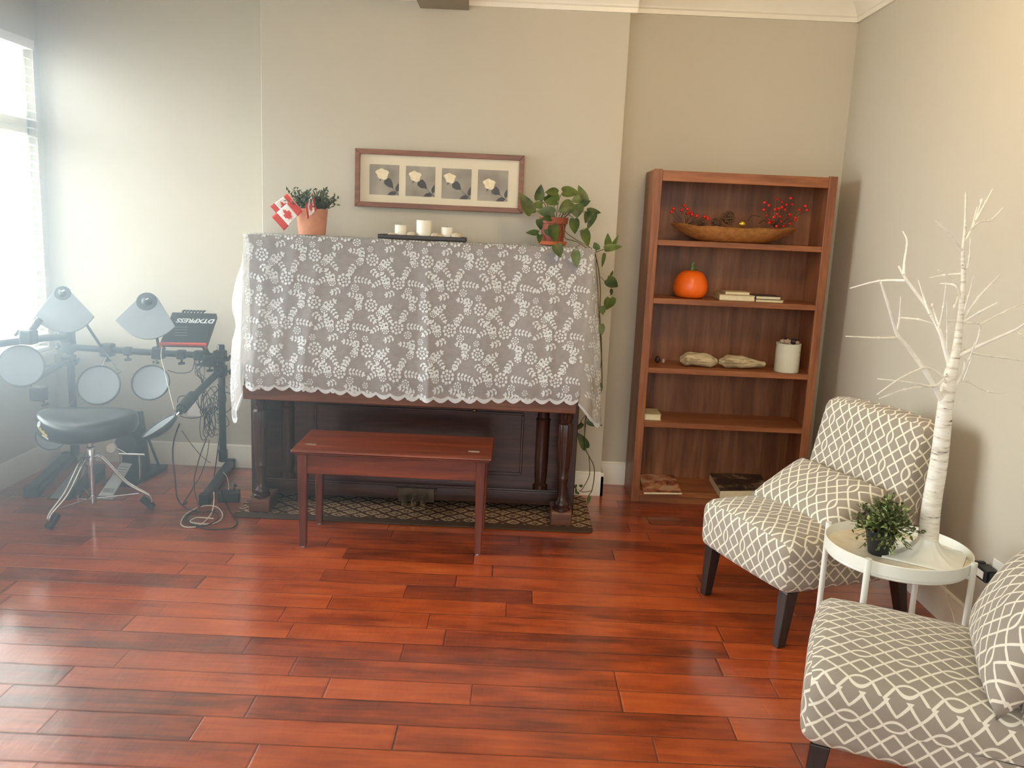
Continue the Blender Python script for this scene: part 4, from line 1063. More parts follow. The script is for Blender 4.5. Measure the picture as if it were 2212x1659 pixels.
for px, py, r_, m, lb in ((1421, 770, .019, 'dark_shell', 'small dark stone at the left end of the third shelf'), (1433, 776, .013, 'shell', 'tiny pale shell beside the dark stone on third shelf')):
    b = B(); q = P(px, py, y=4.93); ball(b, (q.x, 4.93, z0 + r_ * 1.05), r_, 2, (.8, .8, 1.1)); o = obj('stone' if m == 'dark_shell' else 'sea_shell', b, m, loc=(q.x, 4.93, z0), smooth=180); tag(o, lb, 'stone' if m == 'dark_shell' else 'shell')

# fourth and bottom shelf
z0 = SH[3]; C_ = P(1428, 900, y=4.80); book('book', 'small cream book at left end of the fourth shelf', KX0 + .026, C_.x, 4.79, 4.95, z0, z0 + .036, 'cream_cover', 'back', None)
z0 = SH[4]
def slab(name, label, cat, p, th, mats, edge):
    t = thing(name, label, cat, (sum(q[0] for q in p) / 4, sum(q[1] for q in p) / 4, z0))
    b = B(); prism(b, [(q[0], q[1]) for q in p], 'z', z0 + .0005, z0 + th - .0015); obj('pages', b, edge, t)
    b = B(); prism(b, [(q[0], q[1]) for q in p], 'z', z0 + th - .0015, z0 + th); obj('cover', b, mats, t); return t
zz = z0 + .012
slab('magazine', 'glossy brown and white magazine lying on bottom shelf at left', 'magazine', [P(1391, 1063, z=zz), P(1473, 1064, z=zz), P(1455, 1024, z=zz), P(1380, 1024, z=zz)], .012, 'magazine', 'paper')
zz = z0 + .04
slab('photo_album', 'large thick dark covered album on bottom shelf behind the chair', 'book', [P(1556, 1061, z=zz), P(1660, 1060, z=zz), P(1642, 1022, z=zz), P(1533, 1024, z=zz)], .042, 'album', 'paper')

# ---------------------------------------------------------------- slipper chairs
def rounded(bm, sx, sy, sz, r, n, fn, uvf, uvl):
    """rounded upholstery block, centre at the origin; fn bends a point, uvf gives cloth coordinates"""
    H = (sx / 2, sy / 2, sz / 2)
    for ax in range(3):
        for sg in (-1, 1):
            o1, o2 = (ax + 1) % 3, (ax + 2) % 3
            def tt(i):
                t = i / n * 2 - 1
                return t
            g = []
            for i in range(n + 1):
                row = []
                for j in range(n + 1):
                    p = [0, 0, 0]; p[ax] = sg * H[ax]; p[o1] = tt(i) * H[o1]; p[o2] = tt(j) * H[o2]; p = Vector(p)
                    q = Vector([max(-(H[k] - r), min(H[k] - r, p[k])) for k in range(3)]); d = p - q
                    w = q + d.normalized() * r if d.length > 1e-9 else p
                    row.append((bm.verts.new(fn(w)), uvf(w, ax, sg)))
                g.append(row)
            for i in range(n):
                for j in range(n):
                    q = [g[i][j], g[i + 1][j], g[i + 1][j + 1], g[i][j + 1]]
                    if sg < 0: q = q[::-1]
                    f = bm.faces.new([v for v, _ in q]); f.smooth = True
                    for lp, (_, uv) in zip(f.loops, q): lp[uvl].uv = uv

def make_chair(label, O, dv, pillow_label, pil):
    dv = Vector((dv[0], dv[1], 0)).normalized(); wv = Vector((dv.y, -dv.x, 0))
    M = Matrix(((wv.x, dv.x, 0, O[0]), (wv.y, dv.y, 0, O[1]), (0, 0, 1, 0), (0, 0, 0, 1)))
    root = thing('slipper_chair', label, 'chair', M @ Vector((0, .32, 0)), 'patterned slipper chairs')
    # seat
    b = B(); uvl = b.loops.layers.uv.new('UVMap'); sx, sy, sz = .585, .60, .205
    def fs(p):
        q = p.copy(); fx = max(0, 1 - (p.x / .2925) ** 2); fy = (p.y + .30) / .60
        if p.z > 0: q.z += .042 * (fx ** .7) * (sin(pi * min(1, fy * .9 + .10)) ** .6) * (p.z / .1025) - .020 * fy
        q.y -= .010 * fx if p.y < -.25 else 0
        return M @ (q + Vector((0, .30, .218 + sz / 2)))
    def us(p, ax, sg):
        if ax == 2: return (p.y, p.x + .028)
        if ax == 1: return ((-.30 - (.1025 - p.z)) if sg < 0 else (.30 + (.1025 - p.z)), p.x + .028)
        return (p.y + .02, p.z + .03)
    rounded(b, sx, sy, sz, .050, 16, fs, us, uvl)
    bmesh.ops.remove_doubles(b, verts=b.verts, dist=1e-5); obj('seat', b, 'trellis', root, normals=True)
    # back
    b = B(); uvl = b.loops.layers.uv.new('UVMap'); sx, sy, sz = .575, .115, .52
    def fb(p):
        q = p.copy(); h = (p.z + .26) / .52
        q.y += .115 * h + .012 * (1 - (p.x / .2875) ** 2) * (-1 if p.y < 0 else 1)
        q.z += .014 * (1 - (p.x / .2875) ** 2) * h
        q.x *= 1 - .02 * h
        return M @ (q + Vector((0, .545, .595)))
    def ub(p, ax, sg):
        if ax == 1: return (p.z, p.x + .028)
        if ax == 2: return (.26 + p.y + .0575, p.x + .028)
        return (p.z, p.y + .03)
    rounded(b, sx, sy, sz, .042, 16, fb, ub, uvl)
    bmesh.ops.remove_doubles(b, verts=b.verts, dist=1e-5); obj('backrest', b, 'trellis', root, normals=True)
    for x, y, sp in ((-.245, .055, -.02), (.245, .055, -.02), (-.24, .60, .06), (.24, .60, .06)):
        b = B(); v = box(b, x - .026, x + .026, y - .026, y + .026, 0, .225)
        for q in v:
            if q.co.z < .1: q.co.x = x + (q.co.x - x) * .68; q.co.y = y + (q.co.y - y) * .68 + sp
        bmesh.ops.transform(b, matrix=M, verts=b.verts); obj('leg', b, 'chair_leg', root, bevel=.003)
    # lumbar pillow, a thing of its own
    pc, pw, ph2, pth, tilt, yaw, roll = pil
    b = B(); uvl = b.loops.layers.uv.new('UVMap'); n = 22
    PM = M @ Matrix.Translation(Vector(pc)) @ Matrix.Rotation(yaw, 4, 'Z') @ Matrix.Rotation(roll, 4, 'Y') @ Matrix.Rotation(tilt, 4, 'X')
    g2 = []
    for sg in (-1, 1):
        g = []
        for i in range(n + 1):
            row = []
            for j in range(n + 1):
                u, v = i / n * 2 - 1, j / n * 2 - 1
                puff = (max(0, 1 - abs(u) ** 3.2) * max(0, 1 - abs(v) ** 2.8)) ** .55
                x = u * pw / 2 * (1 - .05 * (1 - v * v)); z = v * ph2 / 2 * (1 - .07 * (1 - u * u))
                wr = .004 * noise.noise(Vector((u * 3, v * 3, sg)))
                row.append((b.verts.new(PM @ Vector((x, sg * (pth / 2 * puff + wr * puff), z))), (z, x)))
            g.append(row)
        for i in range(n):
            for j in range(n):
                q = [g[i][j], g[i + 1][j], g[i + 1][j + 1], g[i][j + 1]]
                if sg > 0: q = q[::-1]
                f = b.faces.new([v for v, _ in q]); f.smooth = True
                for lp, (_, uv) in zip(f.loops, q): lp[uvl].uv = uv
    bmesh.ops.remove_doubles(b, verts=b.verts, dist=1e-5)
    o = obj('throw_pillow', b, 'trellis', loc=PM @ Vector((0, 0, -ph2 / 2))); tag(o, pillow_label, 'pillow', 'patterned pillows')
    return M
make_chair('far grey trellis patterned slipper chair between bookcase and round table', (.935, 3.275), (.927, .376), 'trellis patterned pillow slumped on the far slipper chair', ((-.01, .37, .508), .52, .30, .125, radians(-60), radians(0), radians(0)))
make_chair('near grey trellis patterned slipper chair cut by the right photo edge', (.905, 2.335), (.926, -.378), 'trellis patterned pillow standing on the near slipper chair', ((.02, .50, .565), .53, .32, .16, radians(-22), radians(0), 0))

# ---------------------------------------------------------------- round tray table
tcx, tcy, TR = 1.338, 2.802, .233
tb = thing('tray_table', 'round white metal tray table between the two slipper chairs', 'table', (tcx, tcy, 0))
b = B(); lathe(b, [(.002, .494), (TR - .006, .494), (TR - .006, .499), (.002, .499)], (tcx, tcy, 0), 64, cap=False); obj('tray', b, 'tray_top', tb, smooth=30)
b = B(); pr = [(TR - .006, .490), (TR + .001, .490), (TR + .003, .529), (TR - .001, .531), (TR - .006, .500)]
lathe(b, pr + [pr[0]], (tcx, tcy, 0), 72, cap=False); obj('rim', b, 'white_metal', tb, smooth=40)
b = B(); tube(b, [(tcx + (TR - .012) * cos(2 * pi * k / 48), tcy + (TR - .012) * sin(2 * pi * k / 48), .482) for k in range(49)], .007, 8); obj('ring', b, 'white_metal', tb, smooth=60)
for k, a in enumerate((45, 135, 225, 315)):
    a = radians(a + 1); b = B(); q = Vector((cos(a), sin(a), 0))
    top = Vector((tcx, tcy, 0)) + q * (TR + .011)
    tube(b, [top + Vector((0, 0, .004)), top + Vector((0, 0, .30)), top + Vector((0, 0, .538))], .0105, 14)
    tube(b, [top + Vector((0, 0, .487)), top - q * .03 + Vector((0, 0, .482))], .008, 10); lg = obj('leg', b, 'white_metal', tb, smooth=50)
    b = B(); lathe(b, [(.011, .0), (.012, .002), (.011, .008)], (top.x, top.y, 0), 12); obj('foot_cap', b, 'white_plastic', lg, smooth=40)

# artificial bush in black pot
yq = 2.66; q = P(1903, 1200, z=.4995); ptx, pty = q.x, q.y + .02
bs = thing('potted_bush', 'small leafy artificial bush in black pot on the round table', 'plant', (ptx, pty, .4995))
b = B(); z0 = .4998
lathe(b, [(.034, z0), (.036, z0 + .004), (.050, z0 + .078), (.0525, z0 + .080), (.0525, z0 + .086), (.047, z0 + .086), (.046, z0 + .07), (.002, z0 + .07)], (ptx, pty, 0), 30); obj('pot', b, 'black', bs, smooth=40)
b = B(); rp = random.Random(21); ctr = Vector((ptx + .012, pty, z0 + .075))
for k in range(150):
    a = rp.uniform(0, 2 * pi); el = rp.uniform(-.28, 1.5) if k % 3 else rp.uniform(.2, 1.5)
    d = Vector((cos(a) * cos(el), sin(a) * cos(el), sin(el))); L = rp.uniform(.080, .125) * (1 - .12 * (el < 0)); dr = .03 * (1 - max(0, el) / 1.6)
    pts = [ctr, ctr + d * L * .5 + Vector((0, 0, .012)), ctr + d * L + Vector((0, 0, .012 - dr))]
    tube(b, pts, .0011, 4, mi=1); light = 2 if rp.random() < .22 else 0
    for i in range(8):
        t = .30 + .70 * i / 7; q = pts[0].lerp(pts[1], t * 2) if t < .5 else pts[1].lerp(pts[2], t * 2 - 1)
        dd = (d * .8 + Vector((rp.uniform(-1, 1), rp.uniform(-1, 1), rp.uniform(-.6, .8)))).normalized()
        leaf(b, q, q + dd * rp.uniform(.014, .021), .010, Vector((rp.uniform(-.6, .6), rp.uniform(-.6, .6), 1)), light, .1, .15, 4)
obj('foliage', b, ['bush', 'vine', 'bush_light'], bs, normals=False)

# birch twig tree on square base
yt = 2.775
tr = thing('birch_tree', 'white bare artificial birch twig tree on square base on round table', 'tree', (1.425, yt, .4995))
b = B(); bx_, by_ = 1.425, yt; ang = radians(-33); hs = .118
def sq(r_, z): return [Vector((bx_ + r_ * 1.414 * cos(ang + pi / 4 + k * pi / 2), by_ + r_ * 1.414 * sin(ang + pi / 4 + k * pi / 2), z)) for k in range(4)]
n = 10; rings = []
for j in range(n + 1):
    t = j / n; ring = []; S4 = sq(hs, 0)
    for k in range(40):
        s = k / 40 * 4; i = int(s); p = S4[i].lerp(S4[(i + 1) % 4], s - i) - Vector((bx_, by_, 0)); rnd = p.normalized() * .030
        w = (1 - t) ** 1.7 if j > 1 else 1.0
        q = rnd.lerp(p, w); zz = .5005 + (.006 if j >= 1 else 0) + .066 * max(0, (t - .1) / .9) ** 1.5 + (.004 * sin(k * 1.9) * sin(pi * t) if j > 1 else 0)
        ring.append(b.verts.new((bx_ + q.x, by_ + q.y, zz)))
    rings.append(ring)
for j in range(n):
    for k in range(40): b.faces.new((rings[j][k], rings[j][(k + 1) % 40], rings[j + 1][(k + 1) % 40], rings[j + 1][k]))
b.faces.new(rings[0][::-1]); b.faces.new(rings[-1]); obj('base', b, 'white_metal', tr, smooth=50)
def qt(x, y): return 1640 + x / 2.6766, 380 + y / 2.6766
TRK = [(2004, 1172), (2013, 1085), (2028.5, 996), (2043.5, 866), (2054.7, 802), (2066, 754), (2075, 679), (2081, 604), (2080, 548), (2084.6, 492), (2086.5, 414)]
TRR = [20.5, 19, 17.5, 15, 12.5, 8.5, 6, 4.6, 3.6, 2.6, 1.4]
m_ = yt / F_PX * 1.06
pts = []; rad = []
base_pt = Vector((bx_, by_, .56))
for i, (p, r_) in enumerate(zip(TRK, TRR)):
    q = P(*p, y=yt + .0); pts.append(q); rad.append(r_ * m_)
sp_ = smooth_path(pts, 5); rr = []
for i in range(len(sp_)):
    f_ = i / 5; k = min(int(f_), len(rad) - 2); rr.append(rad[k] + (rad[k + 1] - rad[k]) * (f_ - k))
b = B(); tube(b, sp_, rr, 20); obj('trunk', b, 'birch', tr, smooth=60)
BR = [([(1060, 1310), (1010, 1210), (940, 1100), (860, 990), (795, 910), (755, 780), (703, 615)], 5.0, -.10), ([(800, 935), (690, 937), (500, 927)], 2.4, -.13), ([(795, 905), (812, 825), (818, 700)], 2.6, -.06), ([(812, 822), (920, 830), (1005, 855)], 2.4, -.05),
      ([(1105, 1110), (1075, 1000), (1045, 900), (970, 760), (910, 680), (845, 590), (805, 520)], 5.0, .08), ([(845, 605), (690, 608), (525, 650)], 2.6, .10), ([(835, 570), (840, 490), (855, 380), (830, 320)], 2.6, .12), ([(985, 800), (960, 730), (918, 600)], 2.2, .06), ([(1035, 860), (1000, 750)], 2.0, .02), ([(1040, 880), (1065, 760), (1080, 615)], 2.2, -.04),
      ([(1085, 1000), (1088, 900), (1085, 725)], 2.2, -.06), ([(1170, 430), (1110, 345), (1022, 262)], 2.6, -.05), ([(1172, 440), (1190, 380), (1225, 310), (1260, 180)], 2.6, .05), ([(1225, 310), (1280, 265), (1340, 255), (1410, 182)], 2.2, .09), ([(1250, 260), (1310, 150), (1350, 75)], 2.0, .06), ([(1235, 300), (1285, 145)], 1.8, .03),
      ([(1160, 690), (1130, 600), (1035, 545)], 2.4, -.08), ([(1152, 650), (1120, 628), (1045, 622)], 2.2, .08), ([(1170, 565), (1075, 572), (985, 588)], 1.6, .07), ([(1180, 800), (1210, 700), (1240, 580)], 2.2, -.06), ([(1175, 840), (1270, 700), (1395, 570)], 2.8, .06), ([(1172, 850), (1270, 790), (1380, 732)], 2.4, -.08),
      ([(1160, 850), (1240, 848), (1275, 862), (1270, 920), (1215, 1090), (1180, 1180)], 2.6, .06), ([(1085, 835), (1160, 840)], 1.8, .02), ([(1275, 860), (1430, 780), (1540, 735)], 2.2, .09), ([(1130, 1050), (1300, 970), (1480, 890), (1545, 845)], 4.0, -.10), ([(1475, 895), (1545, 935)], 2.0, -.10), ([(1180, 1010), (1290, 1035), (1440, 1055), (1570, 1078)], 2.6, .04),
      ([(1125, 1230), (1180, 1130), (1190, 1070), (1165, 1035)], 3.6, -.05), ([(1130, 1220), (1215, 1060), (1250, 960)], 2.6, -.07), ([(1090, 1180), (980, 1110), (900, 1130), (800, 1180), (680, 1265)], 2.6, -.12), ([(1080, 1165), (1010, 1215), (880, 1195), (683, 1173)], 2.6, -.09), ([(1010, 1212), (840, 1235), (693, 1288)], 2.4, -.13), ([(1130, 1190), (1200, 1188), (1300, 1240), (1380, 1258), (1435, 1252)], 1.6, .08), ([(1200, 540), (1215, 470), (1220, 360)], 1.8, .04), ([(1150, 700), (1130, 755)], 1.6, -.04)]
nubs = []
for pp, r_, dy in BR:
    b = B(); n = len(pp); pts = [P(*qt(*p), y=yt + dy * i / (n - 1)) for i, p in enumerate(pp)]
    sp_ = smooth_path(pts, 4); tube(b, sp_, [r_ * m_ * 1.15, r_ * m_ * .42], 8)
    for fr_ in (.55,):
        q = sp_[int(len(sp_) * fr_)]; d = sp_[min(len(sp_) - 1, int(len(sp_) * fr_) + 1)] - q
        MM = Matrix.Translation(q) @ frame_z(d if d.length > 1e-6 else (0, 0, 1)); lathe(b, [(.0012, -.008), (.0042, -.004), (.0044, .004), (.0012, .008)], (0, 0, 0), 8, M=MM)
    obj('branch', b, 'twig_white', tr, smooth=60)

# plug-in adapter with its white lead
AY = .085
ad = thing('power_adapter', 'black plug-in power adapter with white lead in right wall socket', 'adapter', (XR - .04, 2.95 + AY, .335))
b = B(); box(b, XR - .062, XR - .014, 2.905 + AY, 2.985 + AY, .322, .369); box(b, XR - .014, XR - .0072, 2.925 + AY, 2.965 + AY, .327, .364); box(b, XR - .056, XR - .02, 2.985 + AY, 3.005 + AY, .318, .373); box(b, XR - .052, XR - .024, 2.893 + AY, 2.905 + AY, .327, .364)
obj('body', b, 'black', ad, bevel=.004)
b = B(); box(b, XR - .0635, XR - .0622, 2.922 + AY, 2.968 + AY, .331, .359); obj('rating_label', b, 'white_plastic', ad)
b = B(); tube(b, [(XR - .04, 3.005 + AY, .342), (XR - .042, 3.045 + AY, .334)], .007, 12); obj('lead_plug', b, 'white_plastic', ad, smooth=50)
b = B(); tube(b, smooth_path([(XR - .042, 3.045 + AY, .334), (XR - .05, 3.20, .29), (XR - .07, 3.24, .20), (XR - .05, 3.18, .09), (XR - .06, 3.08, .010), (XR - .13, 3.02, .008), (1.58, 3.03, .02), (1.535, 3.02, .25), (1.535, 3.01, .47), (1.525, 2.995, .545), (1.50, 2.95, .545), (1.455, 2.86, .520)], 8), .0022, 6); obj('lead', b, 'white_cable', ad, smooth=60)

# ---------------------------------------------------------------- electronic drum kit
def PP(px, py, c, n):
    d = fwd + RIGHT * ((px - W_PX / 2) / F_PX) - UP * ((py - H_PX / 2) / F_PX)
    c, n = Vector(c), Vector(n); return CAM + d * ((c - CAM).dot(n) / d.dot(n))
dk = thing('electronic_drum_kit', 'black electronic drum kit with grey pads on a tube rack by the window', 'drum kit', (-2.19, 4.95, 0))
RXp, LXp, PY = -1.742, -2.64, 5.0
for x, h, lo in ((RXp, .772, .06), (LXp, .815, .06)):
    b = B(); tube(b, [(x, PY, lo), (x, PY, h - .004), (x, PY, h)], [.021, .021, .018], 18); tube(b, [(x, PY, lo), (x, PY, lo + .07)], .027, 18); obj('post', b, 'black_metal', dk, smooth=50)
for (x0, x1, w) in ((-1.625, -1.715, .024), (-2.552, -2.705, .034)):
    b = B(); a0, a1 = Vector((x0, 4.36, .036)), Vector((x1, 5.06, .036)); d = (a1 - a0).normalized(); s = Vector((d.y, -d.x, 0)) * w
    prism(b, [((a0 - s).x, (a0 - s).y), ((a0 + s).x, (a0 + s).y), ((a1 + s).x, (a1 + s).y), ((a1 - s).x, (a1 - s).y)], 'z', .014, .058)
    fl_ = obj('floor_leg', b, 'black_metal', dk, bevel=.008)
    for e in (a0, a1):
        b = B(); s2 = s * 1.15; f_ = d * (.045 if e is a0 else -.045); e0 = e - f_ * .1
        prism(b, [((e0 - s2).x, (e0 - s2).y), ((e0 + s2).x, (e0 + s2).y), ((e0 + s2 + f_).x, (e0 + s2 + f_).y), ((e0 - s2 + f_).x, (e0 - s2 + f_).y)], 'z', .0005, .061); obj('end_cap', b, 'black', fl_, bevel=.006)
b = B(); tube(b, [(LXp, PY - .03, .722), (-2.2, PY - .035, .713), (RXp, PY - .03, .706)], .019, 16); obj('crossbar', b, 'black_metal', dk, smooth=50)
def arm(name, pts, r, mat='black_metal', parent=None): 
    b = B(); tube(b, pts, r, 14); return obj(name, b, mat, parent or dk, smooth=50)
def clamp(c, s=.030, knob=(0, 0, -1), kl=.045):
    c = Vector(c); b = B(); box(b, c.x - s, c.x + s, c.y - s, c.y + s, c.z - s * 1.05, c.z + s * 1.05); o = obj('clamp', b, 'black', dk, bevel=.010)
    k = Vector(knob).normalized(); b = B(); tube(b, [c + k * s * .9, c + k * (s + kl * .6)], .006, 8); e = c + k * (s + kl * .6); sd = k.orthogonal().normalized() * .018
    tube(b, [e - sd, e + sd], .008, 10); obj('wing_knob', b, 'black', o, smooth=50)
clamp((RXp, PY - .02, .706), .034, (1, -.3, -.1)); clamp((RXp, PY - .015, .617), .033, (1, 0, 0)); clamp((LXp, PY - .015, .722), .034, (-1, -.2, 0)); clamp((LXp, PY - .015, .640), .032, (1, -.2, 0)); clamp((LXp, PY - .02, .785), .034, (-1, -.3, 0))
clamp((-2.40, PY - .035, .716), .036, (0, 0, -1)); clamp((-2.28, PY - .035, .714), .024, (0, 0, -1)); clamp((-2.10, PY - .035, .712), .034, (-.3, 0, -1)); clamp((-1.965, PY - .035, .708), .026, (0, 0, -1)); clamp((-1.86, PY - .035, .708), .028, (0, 0, -1)); clamp((-1.80, PY - .03, .68), .034, (0, 0, -1))
arm('side_arm', [(RXp, 4.97, .617), (-1.775, 4.72, .545), (-1.80, 4.50, .474)], .020)
b = B(); tube(b, [(-1.785, 4.66, .530), (-1.798, 4.53, .484)], .031, 16); obj('arm_sleeve', b, 'black', dk, smooth=50)
arm('side_arm', [(LXp, 4.97, .785), (-2.638, 4.62, .815), (-2.63, 4.25, .838)], .020)
arm('side_arm', [(LXp, 4.97, .640), (-2.63, 4.75, .62), (-2.62, 4.55, .595)], .020)
clamp(P(62, 728, y=4.45), .036, (-1, 0, .3)); clamp(P(84, 850, y=4.5), .036, (.5, 0, -1), .05)
def drum_pad(c, n, r, rod):
    c, n = Vector(c), Vector(n).normalized(); MM = Matrix.Translation(c) @ frame_z(n)
    b = B(); lathe(b, [(.02, -.034), (r * .55, -.032), (r * .97, -.012), (r, -.004), (r, .006), (r * .985, .010), (r * .93, .008), (r * .92, .002), (.002, .002)], (0, 0, 0), 48, M=MM); o = obj('drum_pad', b, 'rubber_rim', dk, smooth=45)
    b = B(); lathe(b, [(.002, .0025), (r * .90, .0025), (r * .918, .0035), (r * .918, .001), (.002, .001)], (0, 0, 0), 48, M=MM, cap=False); obj('playing_surface', b, 'rubber', o, smooth=45)
    b = B(); tube(b, smooth_path([c - n * .03] + [Vector(q) for q in rod], 4), .005, 8); obj('mount_rod', b, 'chrome', o, smooth=50)
drum_pad((-2.585, 4.40, .704), (.40, -.86, .32), .112, [P(70, 840, y=4.5)])
drum_pad((-2.31, 4.66, .566), (.18, -.87, .45), .115, [(-2.34, 4.78, .66), (-2.385, 4.93, .70)])
drum_pad((-2.02, 4.66, .594), (.10, -.88, .45), .103, [(-2.05, 4.78, .66), (-2.09, 4.93, .70)])
drum_pad((-1.888, 4.45, .398), (-.52, -.20, .82), .104, [(-1.83, 4.48, .43), (-1.80, 4.50, .47)])
drum_pad((-2.515, 4.52, .30), (.38, -.88, .20), .078, [(-2.53, 4.62, .33), (-2.58, 4.80, .36), (-2.63, 4.98, .40)])
def fan(pts, c, n, capc, capr, rod):
    c, n = Vector(c), Vector(n).normalized()
    poly = [PP(x, y, c, n) for x, y in pts]
    b = B(); A = [b.verts.new(p + n * .005) for p in poly]; Cc = [b.verts.new(p - n * .007) for p in poly]; k = len(poly)
    b.faces.new(A); b.faces.new(Cc[::-1])
    for i in range(k): b.faces.new((A[i], A[(i + 1) % k], Cc[(i + 1) % k], Cc[i]))
    o = obj('cymbal_pad', b, 'rubber', dk, bevel=.003)
    q = PP(*capc, c, n); MM = Matrix.Translation(q) @ frame_z(n)
    b = B(); lathe(b, [(capr, .0055), (capr * .96, .008), (capr * .5, .009), (capr * .40, .016), (.012, .020), (.002, .021)], (0, 0, 0), 32, M=MM, cap=False); obj('bell', b, 'rubber_rim', o, smooth=45)
    b = B(); tube(b, [q + n * .018, q + n * .030], .006, 8); tube(b, [q + n * .030 + Vector((-.016, 0, .006)), q + n * .026, q + n * .030 + Vector((.016, 0, .004))], .004, 6); obj('wing_nut', b, 'chrome', o, smooth=50)
    arm('boom_rod', [q - n * .005] + [Vector(r_) for r_ in rod], .008, 'black_metal', o)
def arcpts(a, m, c, k=7):
    """points along the circle arc through three picture points"""
    return [((1 - t) ** 2 * a[0] + 2 * t * (1 - t) * (2 * m[0] - (a[0] + c[0]) / 2) + t * t * c[0], (1 - t) ** 2 * a[1] + 2 * t * (1 - t) * (2 * m[1] - (a[1] + c[1]) / 2) + t * t * c[1]) for t in [i / k for i in range(k + 1)]]
fan(arcpts((113, 633), (134, 619), (154, 632)) + arcpts((204, 684), (146, 719), (71, 689), 14), (-2.45, 4.60, .98), (.30, -.80, .52), (135, 634), .042, [(-2.46, 4.72, 1.0), (-2.42, 4.93, .74)])
fan(arcpts((300, 643), (320, 633), (341, 644)) + arcpts((379, 706), (313, 733), (249, 692), 14), (-2.05, 4.70, .95), (.18, -.84, .52), (317, 652), .055, [(-2.06, 4.80, .98), (-2.09, 4.95, .74)])
b = B(); tube(b, [P(86, 690, y=4.52), P(62, 722, y=4.46)], .019, 12); obj('cymbal_bracket', b, 'black', dk, smooth=50)

# sound module
mc, mn = Vector((-1.84, 4.80, .89)), Vector((.10, -.64, .76)).normalized()
q = [PP(*p, mc, mn) for p in ((372, 674), (468, 677), (446, 741), (346, 739))]
b = B(); A = [b.verts.new(p) for p in q]; Cc = [b.verts.new(p - mn * .042) for p in q]; b.faces.new(A); b.faces.new(Cc[::-1])
for i in range(4): b.faces.new((A[i], A[(i + 1) % 4], Cc[(i + 1) % 4], Cc[i]))
md_ = obj('sound_module', b, 'black', dk, bevel=.004)
rt = (q[1] - q[0] + q[2] - q[3]).normalized(); upv = mn.cross(rt).normalized()
b = B()
for s0, s1 in ((.0, 1.0),):
    lo = [q[3] - upv * .002, q[2] - upv * .002]
    v = [lo[0] + mn * .003, lo[1] + mn * .003, lo[1] - mn * .012, lo[0] - mn * .012]; w = [p - upv * .012 for p in v]
    va = [b.verts.new(p) for p in v]; vb = [b.verts.new(p) for p in w]; b.faces.new(va); b.faces.new(vb[::-1])
    for i in range(4): b.faces.new((va[i], va[(i + 1) % 4], vb[(i + 1) % 4], vb[i]))
for e in (0, 1):
    p0 = (q[3] if e == 0 else q[2]); vv = [p0 + rt * (dx_) - upv * .003 + mn * dz for dx_ in ((-.004, .010) if e == 0 else (-.010, .004)) for dz in (-.006, -.040)]
    tube(b, [vv[0], vv[1]], .006, 6)
obj('red_edge_bar', b, 'red_bar', md_)
tcn = PP(424, 693, mc, mn) + mn * .0012
TM = Matrix((-rt, -upv, mn)).transposed().to_4x4(); TM = Matrix.Translation(tcn) @ TM
b = text_bm('DTXPRESS', .052, TM @ Matrix.Diagonal((.86, .85, 1, 1)), 0, 0.0, .3, .0016); obj('lettering', b, 'white_print', md_, normals=False)
b = B()
for k in range(4):
    c0_ = PP(378, 706 + k * 6, mc, mn) + mn * .001; c1_ = PP(405, 706.6 + k * 6, mc, mn) + mn * .001
    va = [b.verts.new(p) for p in (c0_, c1_, c1_ - upv * .003, c0_ - upv * .003)]; b.faces.new(va)
obj('panel_print', b, 'rubber', md_)
for k in range(7):
    p = q[0].lerp(q[1], .22 + .075 * k) - mn * .016; b = B(); tube(b, smooth_path([p, p + upv * .026, p + upv * .036 + rt * .012 - mn * .005], 3), [.0065, .0065, .005, .003], 8); obj('jack_plug', b, 'black', md_, smooth=50)
arm('module_bracket', [mc - mn * .04, Vector((-1.82, 4.92, .78)), Vector((-1.80, 4.97, .70))], .014)

# cables of the kit
def q4(x, y): return 300 + x / 5.185, 840 + y / 5.185
cb = thing('cable_tangle', 'tangle of thin black cables hanging from right side of the drum rack', 'cables', P(455, 800, y=4.9), None)
b = B(); rc = random.Random(8)
for k in range(7):     # bundle from the module to the tie on the arm
    x0 = 418 + k * 9; pts = [P(x0, 772, y=4.93), P(432 + rc.uniform(-12, 22), 800 + rc.uniform(-8, 10), y=4.9), P(440 + rc.uniform(-6, 6), 822, y=4.88), P(438 + rc.uniform(-3, 5), 850, y=4.85)]
    tube(b, smooth_path(pts, 6), .0021, 6)
for k in range(16):    # loops of slack
    cx, cy = 455 + rc.uniform(-14, 16), 892 + rc.uniform(-38, 34); rx_, ry_ = rc.uniform(6, 20), rc.uniform(16, 42); ph0 = rc.uniform(0, 6.28); yd_ = 4.86 + rc.uniform(-.05, .05)
    pts = [P(cx + rx_ * cos(ph0 + 6.6 * i / 16) + i * .4, cy + ry_ * sin(ph0 + 6.6 * i / 16) * .8 + 8 * sin(i * .7), y=yd_ + .02 * sin(i)) for i in range(17)]
    tube(b, smooth_path(pts, 3), .0022, 6)
for pts in ([(438, 850), (440, 880), (441, 915), (439, 935), (446, 945), (452, 930), (448, 905), (444, 880)], [(470, 830), (478, 845), (497, 850), (503, 865), (500, 880), (490, 890), (470, 895)], [(384, 870), (385, 860), (395, 855), (418, 860), (430, 880), (440, 895), (428, 902), (405, 903), (388, 898)], [(362, 800), (385, 806), (410, 803), (418, 792), (420, 778)]):
    tube(b, smooth_path([P(x, y, y=4.80) for x, y in pts], 6), .0026, 6)
obj('loops', b, 'black_cable', cb, smooth=60)
